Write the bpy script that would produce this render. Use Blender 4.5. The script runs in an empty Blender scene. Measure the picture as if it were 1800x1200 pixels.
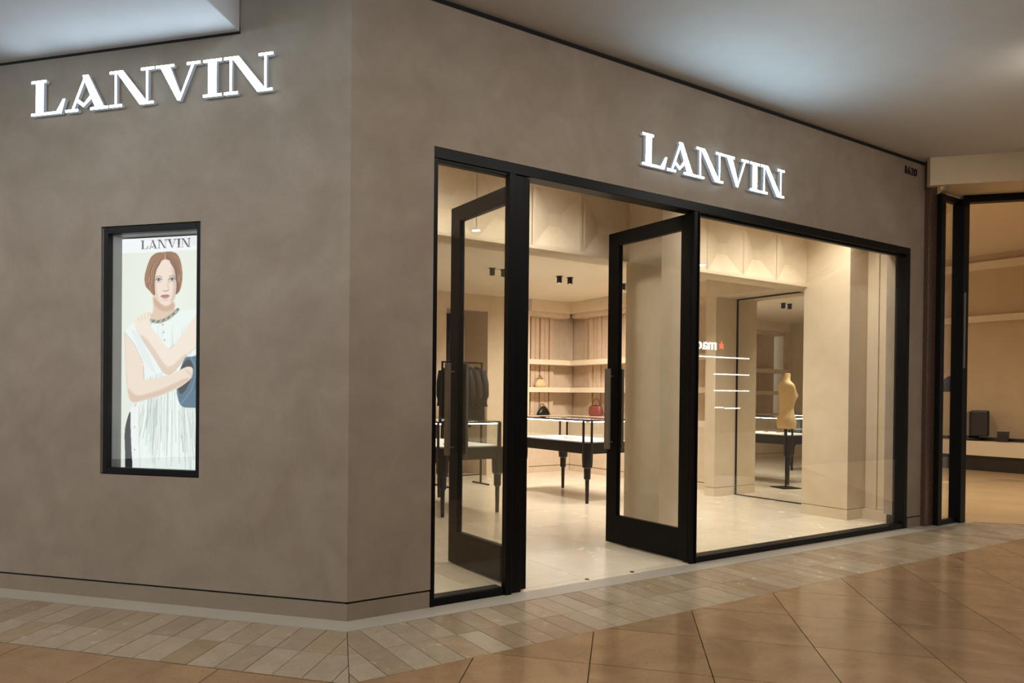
import bpy, bmesh, math, random
import numpy as np
from mathutils import Matrix, Vector

random.seed(7)
rng = np.random.default_rng(7)
scene = bpy.context.scene
COL = scene.collection

# ------------------------------------------------------------------ camera
CAM = np.array([-1.7276, -3.998, 1.4])
YAW, PITCH, ROLL, FPX, CY, CX = -0.53, -0.0077, -0.0094, 1241.25, 702.17, 765.23


def cam_axes():
    c, s = math.cos(YAW), math.sin(YAW)
    r = np.array([c, s, 0.0]); fw = np.array([-s, c, 0.0]); d = np.array([0, 0, -1.0])
    cp, sp = math.cos(PITCH), math.sin(PITCH)
    f2 = cp * fw - sp * d; d2 = cp * d + sp * fw
    cr, sr = math.cos(ROLL), math.sin(ROLL)
    return cr * r + sr * d2, -sr * r + cr * d2, f2


_r, _d, _f = cam_axes()
cd = bpy.data.cameras.new('camera')
cam = bpy.data.objects.new('camera', cd)
COL.objects.link(cam)
cam.matrix_world = Matrix(((_r[0], -_d[0], -_f[0], CAM[0]), (_r[1], -_d[1], -_f[1], CAM[1]),
                           (_r[2], -_d[2], -_f[2], CAM[2]), (0, 0, 0, 1)))
cd.sensor_width = 36.0
cd.lens = FPX / 1800 * 36
cd.shift_x = (900 - CX) / 1800
cd.shift_y = (CY - 600) / 1800
cd.clip_start = 0.05
scene.camera = cam


def project(p):
    q = np.array(p, float) - CAM
    z = q @ _f
    if z < 0.05:
        return None
    return CX + FPX * (q @ _r) / z, CY + FPX * (q @ _d) / z


# ------------------------------------------------------------------ world and exposure
world = bpy.data.worlds.new('mall_ambient')
scene.world = world
world.use_nodes = True
bg = world.node_tree.nodes['Background']
bg.inputs[0].default_value = (0.95, 0.98, 1.0, 1)
bg.inputs[1].default_value = 1.35
vs = scene.view_settings
vs.view_transform = 'Standard'
vs.look = 'None'
vs.gamma = 1
vs.use_curve_mapping = False
vs.exposure = 0.0

MALL_DOWNLIGHT_W = 106
WASH_W = 34
SIGN_EMIT = 46.0
SIGN_EMIT_LEFT = 19.0
FRONT_ZONE_W = 98
STORE_SPOT_W = 98
NEIGHBOUR_W = 390
WARM = (1.0, 0.95, 0.865)


# ------------------------------------------------------------------ helpers
def lin(c):
    return tuple(((x / 255) / 12.92 if x / 255 <= 0.04045 else ((x / 255 + 0.055) / 1.055) ** 2.4) for x in c[:3])


class MB:
    def __init__(self):
        self.v = []; self.f = []

    def add(self, vs_, fs):
        o = len(self.v)
        self.v += [tuple(map(float, p)) for p in vs_]
        self.f += [tuple(i + o for i in f) for f in fs]
        return self

    def box(self, x0, x1, y0, y1, z0, z1, m=None):
        P = [(x0, y0, z0), (x1, y0, z0), (x1, y1, z0), (x0, y1, z0), (x0, y0, z1), (x1, y0, z1), (x1, y1, z1), (x0, y1, z1)]
        F = [(3, 2, 1, 0), (4, 5, 6, 7), (0, 1, 5, 4), (1, 2, 6, 5), (2, 3, 7, 6), (3, 0, 4, 7)]
        if m:
            P = [m(*p) for p in P]
            a = np.array(P)
            if np.dot(np.cross(a[1] - a[0], a[3] - a[0]), a[4] - a[0]) < 0:
                F = [f[::-1] for f in F]
        return self.add(P, F)

    def prism(self, poly, h0, h1, m):
        """poly in (a,b); m(a,b,h)->xyz"""
        n = len(poly)
        P = [m(a, b, h0) for a, b in poly] + [m(a, b, h1) for a, b in poly]
        F = [tuple(range(n))[::-1], tuple(range(n, 2 * n))] + [(i, (i + 1) % n, n + (i + 1) % n, n + i) for i in range(n)]
        return self.add(P, F)

    def tube(self, pts, r, seg=8, close=False):
        pts = [np.array(p, float) for p in pts]
        n = len(pts); rings = []
        up = np.array([0, 0, 1.0])
        for i in range(n):
            a = pts[i - 1] if (i > 0 or close) else pts[i]
            b = pts[(i + 1) % n] if (i < n - 1 or close) else pts[i]
            t = b - a; t /= np.linalg.norm(t) + 1e-12
            u = np.cross(t, up)
            if np.linalg.norm(u) < 1e-3:
                u = np.cross(t, np.array([1.0, 0, 0]))
            u /= np.linalg.norm(u); w = np.cross(u, t)
            rr = r[i] if hasattr(r, '__len__') else r
            rings.append([pts[i] + rr * (math.cos(k * 2 * math.pi / seg) * u + math.sin(k * 2 * math.pi / seg) * w) for k in range(seg)])
        P = [p for rg in rings for p in rg]; F = []
        for i in range(n if close else n - 1):
            j = (i + 1) % n
            for k in range(seg):
                k2 = (k + 1) % seg
                F.append((i * seg + k, i * seg + k2, j * seg + k2, j * seg + k))
        if not close:
            F.append(tuple(range(seg))[::-1]); F.append(tuple(range((n - 1) * seg, n * seg)))
        return self.add(P, F)

    def loft(self, secs, seg=24, cap=True, power=2.0):
        """secs: (z, cx, cy, rx, ry)"""
        P = []; F = []
        for z, cx, cy, rx, ry in secs:
            for k in range(seg):
                a = 2 * math.pi * k / seg; ca, sa = math.cos(a), math.sin(a)
                P.append((cx + rx * math.copysign(abs(ca) ** (2 / power), ca), cy + ry * math.copysign(abs(sa) ** (2 / power), sa), z))
        n = len(secs)
        for i in range(n - 1):
            for k in range(seg):
                k2 = (k + 1) % seg
                F.append((i * seg + k, i * seg + k2, (i + 1) * seg + k2, (i + 1) * seg + k))
        if cap:
            F.append(tuple(range(seg))[::-1]); F.append(tuple(range((n - 1) * seg, n * seg)))
        return self.add(P, F)

    def cyl(self, x, y, z0, z1, r, seg=20):
        return self.loft([(z0, x, y, r, r), (z1, x, y, r, r)], seg)

    def mesh(self, name):
        me = bpy.data.meshes.new(name)
        me.from_pydata(self.v, [], self.f)
        me.update()
        return me


def tag(o, label=None, cat=None, group=None, kind=None):
    if label: o['label'] = label
    if cat: o['category'] = cat
    if group: o['group'] = group
    if kind: o['kind'] = kind
    return o


def obj(name, mb, mat, parent=None, bevel=0, smooth=False, label=None, cat=None, group=None, kind=None, loc=None):
    me = mb.mesh(name) if isinstance(mb, MB) else mb
    if mat is not None and not me.materials:
        me.materials.append(mat)
    o = bpy.data.objects.new(name, me)
    COL.objects.link(o)
    if loc is not None: o.location = loc
    if parent is not None: o.parent = parent
    if smooth:
        for p in me.polygons: p.use_smooth = True
    if bevel:
        b = o.modifiers.new('bevel', 'BEVEL'); b.width = bevel; b.segments = 2; b.limit_method = 'ANGLE'
        b.angle_limit = math.radians(40)
    return tag(o, label, cat, group, kind)


def empty(name, loc=(0, 0, 0), rz=0, label=None, cat=None, group=None, kind=None, parent=None):
    o = bpy.data.objects.new(name, None)
    o.empty_display_size = 0.1
    COL.objects.link(o)
    o.location = loc; o.rotation_euler = (0, 0, rz)
    if parent: o.parent = parent
    return tag(o, label, cat, group, kind)


def copy_tree(o, parent=None):
    c = o.copy(); COL.objects.link(c); c.parent = parent
    for ch in list(o.children):
        copy_tree(ch, c)
    return c


# ------------------------------------------------------------------ materials
def mat_new(name):
    m = bpy.data.materials.new(name); m.use_nodes = True
    nt = m.node_tree
    return m, nt, nt.nodes['Principled BSDF'], nt.links


def solid(name, c, rough=0.5, metal=0.0, noise=0.0, scale=6.0, bump=0.0, bscale=40.0, spec=0.5):
    m, nt, b, L = mat_new(name)
    b.inputs['Roughness'].default_value = rough
    b.inputs['Metallic'].default_value = metal
    b.inputs['Specular IOR Level'].default_value = spec
    base = (*lin(c), 1)
    b.inputs['Base Color'].default_value = base
    tc = nt.nodes.new('ShaderNodeTexCoord')
    n = nt.nodes.new('ShaderNodeTexNoise'); n.inputs['Scale'].default_value = scale; n.inputs['Detail'].default_value = 6
    L.new(tc.outputs['Object'], n.inputs['Vector'])
    r = nt.nodes.new('ShaderNodeValToRGB')
    amt = max(noise, 0.015)
    r.color_ramp.elements[0].position = 0.3; r.color_ramp.elements[1].position = 0.7
    r.color_ramp.elements[0].color = (*[x * (1 - amt) for x in base[:3]], 1)
    r.color_ramp.elements[1].color = (*[min(1, x * (1 + amt)) for x in base[:3]], 1)
    L.new(n.outputs['Fac'], r.inputs['Fac']); L.new(r.outputs['Color'], b.inputs['Base Color'])
    if bump:
        n2 = nt.nodes.new('ShaderNodeTexNoise'); n2.inputs['Scale'].default_value = bscale; n2.inputs['Detail'].default_value = 4
        L.new(tc.outputs['Object'], n2.inputs['Vector'])
        bp = nt.nodes.new('ShaderNodeBump'); bp.inputs['Strength'].default_value = bump; bp.inputs['Distance'].default_value = 0.004
        L.new(n2.outputs['Fac'], bp.inputs['Height']); L.new(bp.outputs['Normal'], b.inputs['Normal'])
    return m


def plaster(name, c, warm, rough=0.75):
    """trowelled plaster: broad cloudy tone shifts, faint trowel arcs, fine grain"""
    m, nt, b, L = mat_new(name)
    b.inputs['Roughness'].default_value = rough
    b.inputs['Specular IOR Level'].default_value = 0.25
    tc = nt.nodes.new('ShaderNodeTexCoord')
    n1 = nt.nodes.new('ShaderNodeTexNoise'); n1.inputs['Scale'].default_value = 1.6; n1.inputs['Detail'].default_value = 8
    n1.inputs['Roughness'].default_value = 0.6; n1.inputs['Distortion'].default_value = 0.5
    n2 = nt.nodes.new('ShaderNodeTexNoise'); n2.inputs['Scale'].default_value = 4; n2.inputs['Detail'].default_value = 7; n2.inputs['Distortion'].default_value = 0.9
    n3 = nt.nodes.new('ShaderNodeTexNoise'); n3.inputs['Scale'].default_value = 160; n3.inputs['Detail'].default_value = 2
    for n in (n1, n2, n3): L.new(tc.outputs['Object'], n.inputs['Vector'])
    r = nt.nodes.new('ShaderNodeValToRGB')
    r.color_ramp.elements[0].position = 0.32; r.color_ramp.elements[1].position = 0.68
    r.color_ramp.elements[0].color = (*lin(warm), 1); r.color_ramp.elements[1].color = (*lin(c), 1)
    L.new(n1.outputs['Fac'], r.inputs['Fac'])
    mx = nt.nodes.new('ShaderNodeMixRGB'); mx.blend_type = 'OVERLAY'; mx.inputs[0].default_value = 0.18
    L.new(r.outputs['Color'], mx.inputs[1]); L.new(n2.outputs['Fac'], mx.inputs[2])
    mx2 = nt.nodes.new('ShaderNodeMixRGB'); mx2.blend_type = 'OVERLAY'; mx2.inputs[0].default_value = 0.22
    L.new(mx.outputs['Color'], mx2.inputs[1]); L.new(n3.outputs['Fac'], mx2.inputs[2])
    L.new(mx2.outputs['Color'], b.inputs['Base Color'])
    ad = nt.nodes.new('ShaderNodeMath'); ad.operation = 'MULTIPLY_ADD'; ad.inputs[1].default_value = 0.25
    L.new(n3.outputs['Fac'], ad.inputs[0]); L.new(n2.outputs['Fac'], ad.inputs[2])
    bp = nt.nodes.new('ShaderNodeBump'); bp.inputs['Strength'].default_value = 0.14; bp.inputs['Distance'].default_value = 0.004
    L.new(ad.outputs[0], bp.inputs['Height']); L.new(bp.outputs['Normal'], b.inputs['Normal'])
    return m


def stone(name, stops, rough=0.25, scale=3.0, vein=0.35, rand=True, bump=0.012, spec=0.5):
    """travertine: per-piece tone from a ramp, clouding, pits"""
    m, nt, b, L = mat_new(name)
    b.inputs['Specular IOR Level'].default_value = spec
    oi = nt.nodes.new('ShaderNodeObjectInfo')
    tc = nt.nodes.new('ShaderNodeTexCoord')
    off = nt.nodes.new('ShaderNodeVectorMath'); off.operation = 'MULTIPLY_ADD'
    off.inputs[1].default_value = (37, 91, 53)
    comb = nt.nodes.new('ShaderNodeCombineXYZ')
    for i in range(3): L.new(oi.outputs['Random'], comb.inputs[i])
    L.new(comb.outputs[0], off.inputs[0]); L.new(tc.outputs['Object'], off.inputs[2])
    r = nt.nodes.new('ShaderNodeValToRGB')
    while len(r.color_ramp.elements) < len(stops): r.color_ramp.elements.new(0.5)
    for e, (p, c) in zip(r.color_ramp.elements, stops):
        e.position = p; e.color = (*lin(c), 1)
    if rand: L.new(oi.outputs['Random'], r.inputs['Fac'])
    else: r.inputs['Fac'].default_value = 0.5
    n1 = nt.nodes.new('ShaderNodeTexNoise'); n1.inputs['Scale'].default_value = scale; n1.inputs['Detail'].default_value = 9
    n1.inputs['Roughness'].default_value = 0.65; n1.inputs['Distortion'].default_value = 0.8
    n2 = nt.nodes.new('ShaderNodeTexNoise'); n2.inputs['Scale'].default_value = 70; n2.inputs['Detail'].default_value = 3
    L.new(off.outputs[0], n1.inputs['Vector']); L.new(off.outputs[0], n2.inputs['Vector'])
    mx = nt.nodes.new('ShaderNodeMixRGB'); mx.blend_type = 'OVERLAY'; mx.inputs[0].default_value = vein
    L.new(r.outputs['Color'], mx.inputs[1]); L.new(n1.outputs['Fac'], mx.inputs[2])
    r2 = nt.nodes.new('ShaderNodeValToRGB'); r2.color_ramp.elements[0].position = 0.28; r2.color_ramp.elements[1].position = 0.40
    r2.color_ramp.elements[0].color = (0.55, 0.5, 0.45, 1); r2.color_ramp.elements[1].color = (1, 1, 1, 1)
    L.new(n2.outputs['Fac'], r2.inputs['Fac'])
    mx2 = nt.nodes.new('ShaderNodeMixRGB'); mx2.blend_type = 'MULTIPLY'; mx2.inputs[0].default_value = 0.5
    L.new(mx.outputs['Color'], mx2.inputs[1]); L.new(r2.outputs['Color'], mx2.inputs[2])
    L.new(mx2.outputs['Color'], b.inputs['Base Color'])
    mr = nt.nodes.new('ShaderNodeMapRange'); mr.inputs[3].default_value = rough * 0.75; mr.inputs[4].default_value = rough * 1.35
    L.new(n1.outputs['Fac'], mr.inputs[0]); L.new(mr.outputs[0], b.inputs['Roughness'])
    bp = nt.nodes.new('ShaderNodeBump'); bp.inputs['Strength'].default_value = bump; bp.inputs['Distance'].default_value = 0.001
    L.new(n1.outputs['Fac'], bp.inputs['Height'])
    if bump > 0.02: L.new(bp.outputs['Normal'], b.inputs['Normal'])
    return m


def glass_mat(name, tint=(1, 1, 1), ior=1.55, gain=1.0):
    m = bpy.data.materials.new(name); m.use_nodes = True
    nt = m.node_tree; nt.nodes.clear()
    out = nt.nodes.new('ShaderNodeOutputMaterial')
    tr = nt.nodes.new('ShaderNodeBsdfTransparent'); tr.inputs[0].default_value = (*tint, 1)
    gl = nt.nodes.new('ShaderNodeBsdfGlossy'); gl.inputs['Roughness'].default_value = 0.0
    gl.inputs[0].default_value = (gain, gain, gain, 1)
    fr = nt.nodes.new('ShaderNodeFresnel')
    ge = nt.nodes.new('ShaderNodeNewGeometry')           # a pane has two faces: the inner one must not act as a prism
    mi = nt.nodes.new('ShaderNodeMapRange'); mi.inputs[3].default_value = ior; mi.inputs[4].default_value = 1 / ior
    nt.links.new(ge.outputs['Backfacing'], mi.inputs[0]); nt.links.new(mi.outputs[0], fr.inputs[0])
    mx = nt.nodes.new('ShaderNodeMixShader')
    nt.links.new(fr.outputs[0], mx.inputs[0]); nt.links.new(tr.outputs[0], mx.inputs[1]); nt.links.new(gl.outputs[0], mx.inputs[2])
    nt.links.new(mx.outputs[0], out.inputs[0])
    return m


def emit(name, c, s):
    m = bpy.data.materials.new(name); m.use_nodes = True
    nt = m.node_tree; nt.nodes.clear()
    out = nt.nodes.new('ShaderNodeOutputMaterial'); e = nt.nodes.new('ShaderNodeEmission')
    e.inputs[0].default_value = (*c, 1); e.inputs[1].default_value = s
    nt.links.new(e.outputs[0], out.inputs[0])
    return m


M = {}
M['taupe'] = plaster('taupe_plaster', (160, 146, 130), (147, 131, 114))
M['base_plaster'] = plaster('baseboard_plaster', (152, 137, 120), (144, 129, 111))
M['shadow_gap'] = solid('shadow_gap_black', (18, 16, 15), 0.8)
M['strip'] = stone('pale_limestone', [(0.0, (178, 170, 156)), (1.0, (184, 177, 165))], 0.35, 4, 0.12)
M['paver'] = stone('travertine_paver', [(0.0, (146, 122, 97)), (0.18, (160, 142, 120)), (0.5, (174, 158, 136)), (0.8, (168, 151, 128)), (1.0, (156, 133, 103))], 0.24, 7, 0.30)
M['tile'] = stone('brown_floor_tile', [(0.0, (150, 120, 88)), (0.5, (158, 128, 95)), (1.0, (146, 118, 88))], 0.13, 2.6, 0.55)
M['grout'] = solid('floor_grout', (52, 40, 30), 0.8, noise=0.15)
M['store_floor'] = stone('store_travertine', [(0.0, (222, 210, 188)), (0.5, (228, 216, 195)), (1.0, (224, 212, 190))], 0.24, 3, 0.22)
M['store_grout'] = solid('store_grout', (150, 126, 98), 0.7)
M['mall_ceiling'] = solid('mall_ceiling_paint', (206, 202, 195), 0.8, noise=0.02)
M['soffit'] = solid('white_soffit_paint', (206, 206, 206), 0.8, noise=0.02)
M['black'] = solid('black_metal', (7, 6, 6), 0.42, noise=0.05, spec=0.18)
M['glass'] = glass_mat('storefront_glass', (0.97, 0.97, 0.95))
M['clear'] = glass_mat('vitrine_glass', (0.97, 0.985, 0.98), 1.45)
M['beige'] = plaster('beige_plaster', (222, 206, 180), (215, 197, 169), 0.7)
M['beige2'] = solid('beige_panel', (214, 192, 166), 0.6, noise=0.06, scale=9, bump=0.15, bscale=120)
M['slat'] = solid('beige_slat', (212, 186, 158), 0.6, noise=0.05, scale=12)
M['shelf'] = solid('beige_shelf', (228, 208, 180), 0.5, noise=0.03)
M['store_ceiling'] = solid('store_ceiling_paint', (226, 211, 188), 0.8, noise=0.02)
M['lamp_black'] = solid('lamp_black', (12, 11, 11), 0.5)
M['bronze'] = solid('dark_bronze', (118, 108, 97), 0.42, 0.35, noise=0.08)
M['mirror'] = solid('mirror_silver', (238, 236, 230), 0.0, 1.0)
M['letter_face'] = emit('sign_face_light', (0.52, 0.78, 1.0), SIGN_EMIT)
M['letter_face_left'] = emit('sign_face_light_left', (0.66, 0.84, 1.0), SIGN_EMIT_LEFT)
M['letter_return'] = emit('sign_return_glow', (0.80, 0.90, 1.0), 0.30)
M['letter_side'] = solid('letter_return_white', (226, 230, 236), 0.4)
M['lamp_white'] = emit('downlight_glow', (1.0, 0.95, 0.85), 14)
M['lamp_warm'] = emit('downlight_warm_glow', WARM, 14)
M['granite'] = solid('brown_granite', (84, 62, 50), 0.25, noise=0.35, scale=60)
M['digit'] = solid('dark_digit', (26, 20, 17), 0.5)

# ------------------------------------------------------------------ frames of reference
S2 = math.sqrt(0.5)
LD = np.array([-S2, S2]); NL = np.array([-S2, -S2])


def Lm(l, d, z):
    """along the left wall l metres from the corner, d metres out from its face"""
    p = LD * l + NL * d
    return (p[0], p[1], z)


# ================================================================== STRUCTURE
HC = 4.0            # mall ceiling
WIN_L = (1.035, 1.793, 0.840, 2.508)     # lightbox window: L0 L1 Z0 Z1
ZB, ZG = 0.105, 0.118
wl = MB()
a, b_, c, d = WIN_L
for l0, l1, z0, z1 in [(0, a, ZG, HC), (b_, 7, ZG, HC), (a, b_, ZG, c), (a, b_, d, HC)]:
    wl.box(l0, l1, -0.30, 0, z0, z1, Lm)
obj('wall_left', wl, M['taupe'], label='taupe plaster wall with the poster window, left of the corner', cat='wall', kind='structure')
wf = MB()
for x0, x1, z0, z1 in [(0, 0.59, ZG, 3.955), (0.59, 6.54, 3.02, 3.955), (6.54, 6.82, ZG, 3.955)]:
    wf.box(x0, x1, 0, 0.24, z0, z1)
obj('wall_front', wf, M['taupe'], label='taupe plaster wall around the glass storefront and open doors', cat='wall', kind='structure')
gp = MB().box(0.02, 7, -0.29, -0.012, 0.0, ZG + 0.01, Lm); gp.box(0.02, 0.585, 0.012, 0.22, 0, ZG + 0.01); gp.box(6.56, 6.8, 0.012, 0.22, 0, ZG + 0.01)
obj('trim_1', gp, M['shadow_gap'], label='dark shadow groove above the plaster baseboard', cat='trim', kind='structure')
obj('baseboard_left', MB().box(0, 7, -0.28, 0, 0, ZB, Lm), M['base_plaster'], label='plaster baseboard below the poster wall', cat='baseboard', kind='structure')
bf = MB().box(0, 0.585, 0, 0.2, 0, ZB); bf.box(6.56, 6.82, 0, 0.2, 0, ZB)
obj('baseboard_front', bf, M['base_plaster'], label='plaster baseboard either side of the storefront glass', cat='baseboard', kind='structure')
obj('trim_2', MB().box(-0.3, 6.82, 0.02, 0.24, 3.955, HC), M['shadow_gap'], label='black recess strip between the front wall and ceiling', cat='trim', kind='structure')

# mall ceilings
obj('ceiling', MB().prism([(-9, -6.2), (13.3, -6.2), (7.0, 0.1), (7.0, 8), (-9, 8)], HC, HC + 0.2, lambda x, y, h: (x, y, h)), M['mall_ceiling'], label='smooth beige mall ceiling above the storefront', cat='ceiling', kind='structure')
sf = MB().box(0.755, 8, 0.012, 4.5, 3.69, 3.93, Lm)
obj('ceiling_left', sf, M['soffit'], label='lower white ceiling soffit above the left sign', cat='ceiling', kind='structure', bevel=0.006)
obj('trim_3', MB().box(0.757, 8, 0.0, 0.012, 3.682, 3.72, Lm), M['shadow_gap'], label='dark line where the white soffit meets the wall', cat='trim', kind='structure')


# ---- mall floor: slab, limestone strip, pavers, tiles
floor = obj('floor', MB().box(-12, 50, -15, 9, -0.06, -0.012), M['grout'], label='polished travertine mall floor with paver border', cat='floor', kind='structure')
E2, E1 = 0.176, 0.868


def clip(poly, nx, ny, c0):
    """keep nx*x+ny*y >= c0"""
    out = []
    for i in range(len(poly)):
        p, q = poly[i], poly[(i + 1) % len(poly)]
        dp = nx * p[0] + ny * p[1] - c0; dq = nx * q[0] + ny * q[1] - c0
        if dp >= 0: out.append(p)
        if dp * dq < 0:
            t = dp / (dp - dq); out.append((p[0] + t * (q[0] - p[0]), p[1] + t * (q[1] - p[1])))
    return out


def slab(name, poly, mat, z=0.0, th=0.02, parent=None):
    cx = sum(p[0] for p in poly) / len(poly); cy = sum(p[1] for p in poly) / len(poly)
    mb = MB().prism([(p[0] - cx, p[1] - cy) for p in poly], -th, 0.0, lambda x, y, h: (x, y, h))
    return obj(name, mb, mat, parent, loc=(cx, cy, z))


TG = 0.41421356
g = 0.0015
for x0, x1 in [(0, 2.9), (2.9, 5.8), (5.8, 9.4)]:
    lo = 0.03
    pl = [(x0 + g, -0.0), (x1 - g, -0.0), (x1 - g, -E2 + 0.002), (x0 + g, -E2 + 0.002)]
    if x0 == 0: pl = [(0, 0), (x1 - g, 0), (x1 - g, -E2 + 0.002), (-TG * E2, -E2 + 0.002)]
    slab('stone_strip', pl, M['strip'], 0.001, parent=floor)
for l0, l1 in [(0, 1.9), (1.9, 4.5), (4.5, 7)]:
    pl = [(l0 + g, 0), (l1, 0), (l1, E2 - 0.002), (l0 + g, E2 - 0.002)]
    if l0 == 0: pl = [(0, 0), (l1, 0), (l1, E2 - 0.002), (-TG * E2 + g, E2 - 0.002)]
    slab('stone_strip', [Lm(l, dd, 0)[:2] for l, dd in pl][::-1], M['strip'], 0.001, parent=floor)

PW = 0.1555
rows = [(E2 + 0.001, 0.5225), (0.5255, E1 - 0.001)]
pj = 0.0024
for dd0, dd1 in rows:
    k = 0
    for k in range(-11, 54):                       # along the front wall
        x0 = 1.246 + PW * k; x1 = x0 + PW
        pl = [(x0 + pj, dd0), (x1 - pj, dd0), (x1 - pj, dd1), (x0 + pj, dd1)]
        pl = clip(pl, 1, TG, 0.002)
        if len(pl) < 3: continue
        slab('paver', [(x, -dd) for x, dd in pl][::-1], M['paver'], random.uniform(-0.0006, 0.0006), parent=floor)
    for k in range(-4, 30):                        # along the left wall
        l0 = 0.053 + 0.1612 * k; l1 = l0 + 0.1612
        pl = [(l0 + pj, dd0), (l1 - pj, dd0), (l1 - pj, dd1), (l0 + pj, dd1)]
        pl = clip(pl, 1, TG, 0.002)
        if len(pl) < 3: continue
        slab('paver', [Lm(l, dd, 0)[:2] for l, dd in pl][::-1], M['paver'], random.uniform(-0.0006, 0.0006), parent=floor)

TS = 0.6028; T0 = np.array([0.8418, -1.2363])
ta = -0.7885
TA = np.array([math.cos(ta), math.sin(ta)]); TB = np.array([-TA[1], TA[0]])
tj = 0.0027
full_tile = None
for i in range(-16, 22):
    for j in range(-16, 22):
        o0 = T0 + TS * (i * TA + j * TB)
        cen = o0 + TS * 0.5 * (TA + TB)
        if not (-5 < cen[0] < 11 and -4.6 < cen[1] < 3.5): continue
        pr = project((*cen, 0))
        if pr is None or not (-900 < pr[0] < 2800 and pr[1] < 2600): continue
        pl = [tuple(o0 + TS * (u * TA + v * TB) + tj * ((1 - 2 * u) * TA + (1 - 2 * v) * TB)) for u, v in ((0, 0), (1, 0), (1, 1), (0, 1))]
        fr = clip(clip(pl, 1, -TG, 0.0), 0, -1, E1 + 0.0015)           # front half-plane side of the mitre
        lf = clip(clip(pl, -1, TG, 0.0), NL[0], NL[1], E1 + 0.0015)
        dz = random.uniform(-0.0004, 0.0004)
        area = lambda P: abs(sum(P[k][0] * P[(k + 1) % len(P)][1] - P[(k + 1) % len(P)][0] * P[k][1] for k in range(len(P)))) / 2 if len(P) > 2 else 0
        af, al = area(fr), area(lf)
        if af + al < 0.002: continue
        if af > 0.002 and al > 0.002 and af + al > 0.36:
            slab('floor_tile', pl, M['tile'], dz, parent=floor)
        else:
            for P in (fr, lf):
                if area(P) > 0.002: slab('floor_tile', P, M['tile'], dz, parent=floor)

# ---- store floor
sfloor = obj('floor_store', MB().box(-1.2, 7.5, 0.0, 6.8, -0.05, -0.005), M['store_grout'], label='pale travertine slab floor inside the store', cat='floor', kind='structure')
SX, SY = 0.905, 0.905
for i in range(-3, 7):
    for j in range(-1, 8):
        x0 = 2.0 + SX * i; y0 = 0.075 + SY * j
        x1 = min(x0 + SX, 7.45); y1 = min(y0 + SY, 6.5); x0 = max(x0, 0.3); y0 = max(y0, 0.003)
        if x1 - x0 < 0.05 or y1 - y0 < 0.02: continue
        slab('floor_slab', [(x0 + 0.001, y0 + 0.001), (x1 - 0.001, y0 + 0.001), (x1 - 0.001, y1 - 0.001), (x0 + 0.001, y1 - 0.001)], M['store_floor'], random.uniform(-0.0003, 0.0003), parent=sfloor)
for x, y in [(1.997, 0.046), (2.471, 0.045)]:
    obj('floor_bolt_socket', MB().cyl(x, y, 0.0, 0.003, 0.017, 16), M['lamp_black'], sfloor)

# ================================================================== STOREFRONT FRAME, WINDOWS, DOORS
hd = MB().box(0.59, 6.54, 0.0, 0.12, 2.945, 3.02)
obj('trim_4', hd, M['black'], label='black metal header across the whole storefront opening', cat='trim', kind='structure', bevel=0.004)

w1 = empty('window_1', (0.59, 0, 0), label='narrow black framed glass pane left of the doors', cat='window', kind='structure')


def wpart(root, name, x0, x1, y0, y1, z0, z1, mat='black', bevel=0.003):
    ox = root.location
    return obj(name, MB().box(x0 - ox[0], x1 - ox[0], y0 - ox[1], y1 - ox[1], z0 - ox[2], z1 - ox[2]), M[mat], root, bevel=bevel)


wpart(w1, 'jamb', 0.59, 0.622, 0.0, 0.12, 0, 2.945)
wpart(w1, 'bottom_rail', 0.622, 1.19, 0.005, 0.11, 0.0, 0.052)
wpart(w1, 'glazing_bead', 0.622, 1.19, 0.006, 0.040, 2.925, 2.945)
wpart(w1, 'mullion', 1.19, 1.243, -0.012, 0.04, 0, 2.945)
wpart(w1, 'pane', 0.622, 1.19, 0.018, 0.028, 0.052, 2.945, 'glass', 0)
wpart(w1, 'door_jamb', 1.243, 1.34, 0.012, 0.05, 0, 2.945)

w2 = empty('window_2', (3.1, 0, 0), label='wide black framed display window right of the doors', cat='window', kind='structure')
wpart(w2, 'mullion', 3.150, 3.160, -0.012, 0.12, 0, 2.945)
wpart(w2, 'door_jamb', 3.10, 3.148, 0.0, 0.03, 0, 2.945)
wpart(w2, 'jamb', 6.475, 6.54, 0.0, 0.12, 0, 2.945)
wpart(w2, 'bottom_rail', 3.166, 6.475, 0.005, 0.11, 0.0, 0.052)
wpart(w2, 'glazing_bead', 3.166, 6.475, 0.035, 0.075, 2.925, 2.945)
wpart(w2, 'pane', 3.166, 6.475, 0.05, 0.06, 0.052, 2.945, 'glass', 0)


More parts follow.
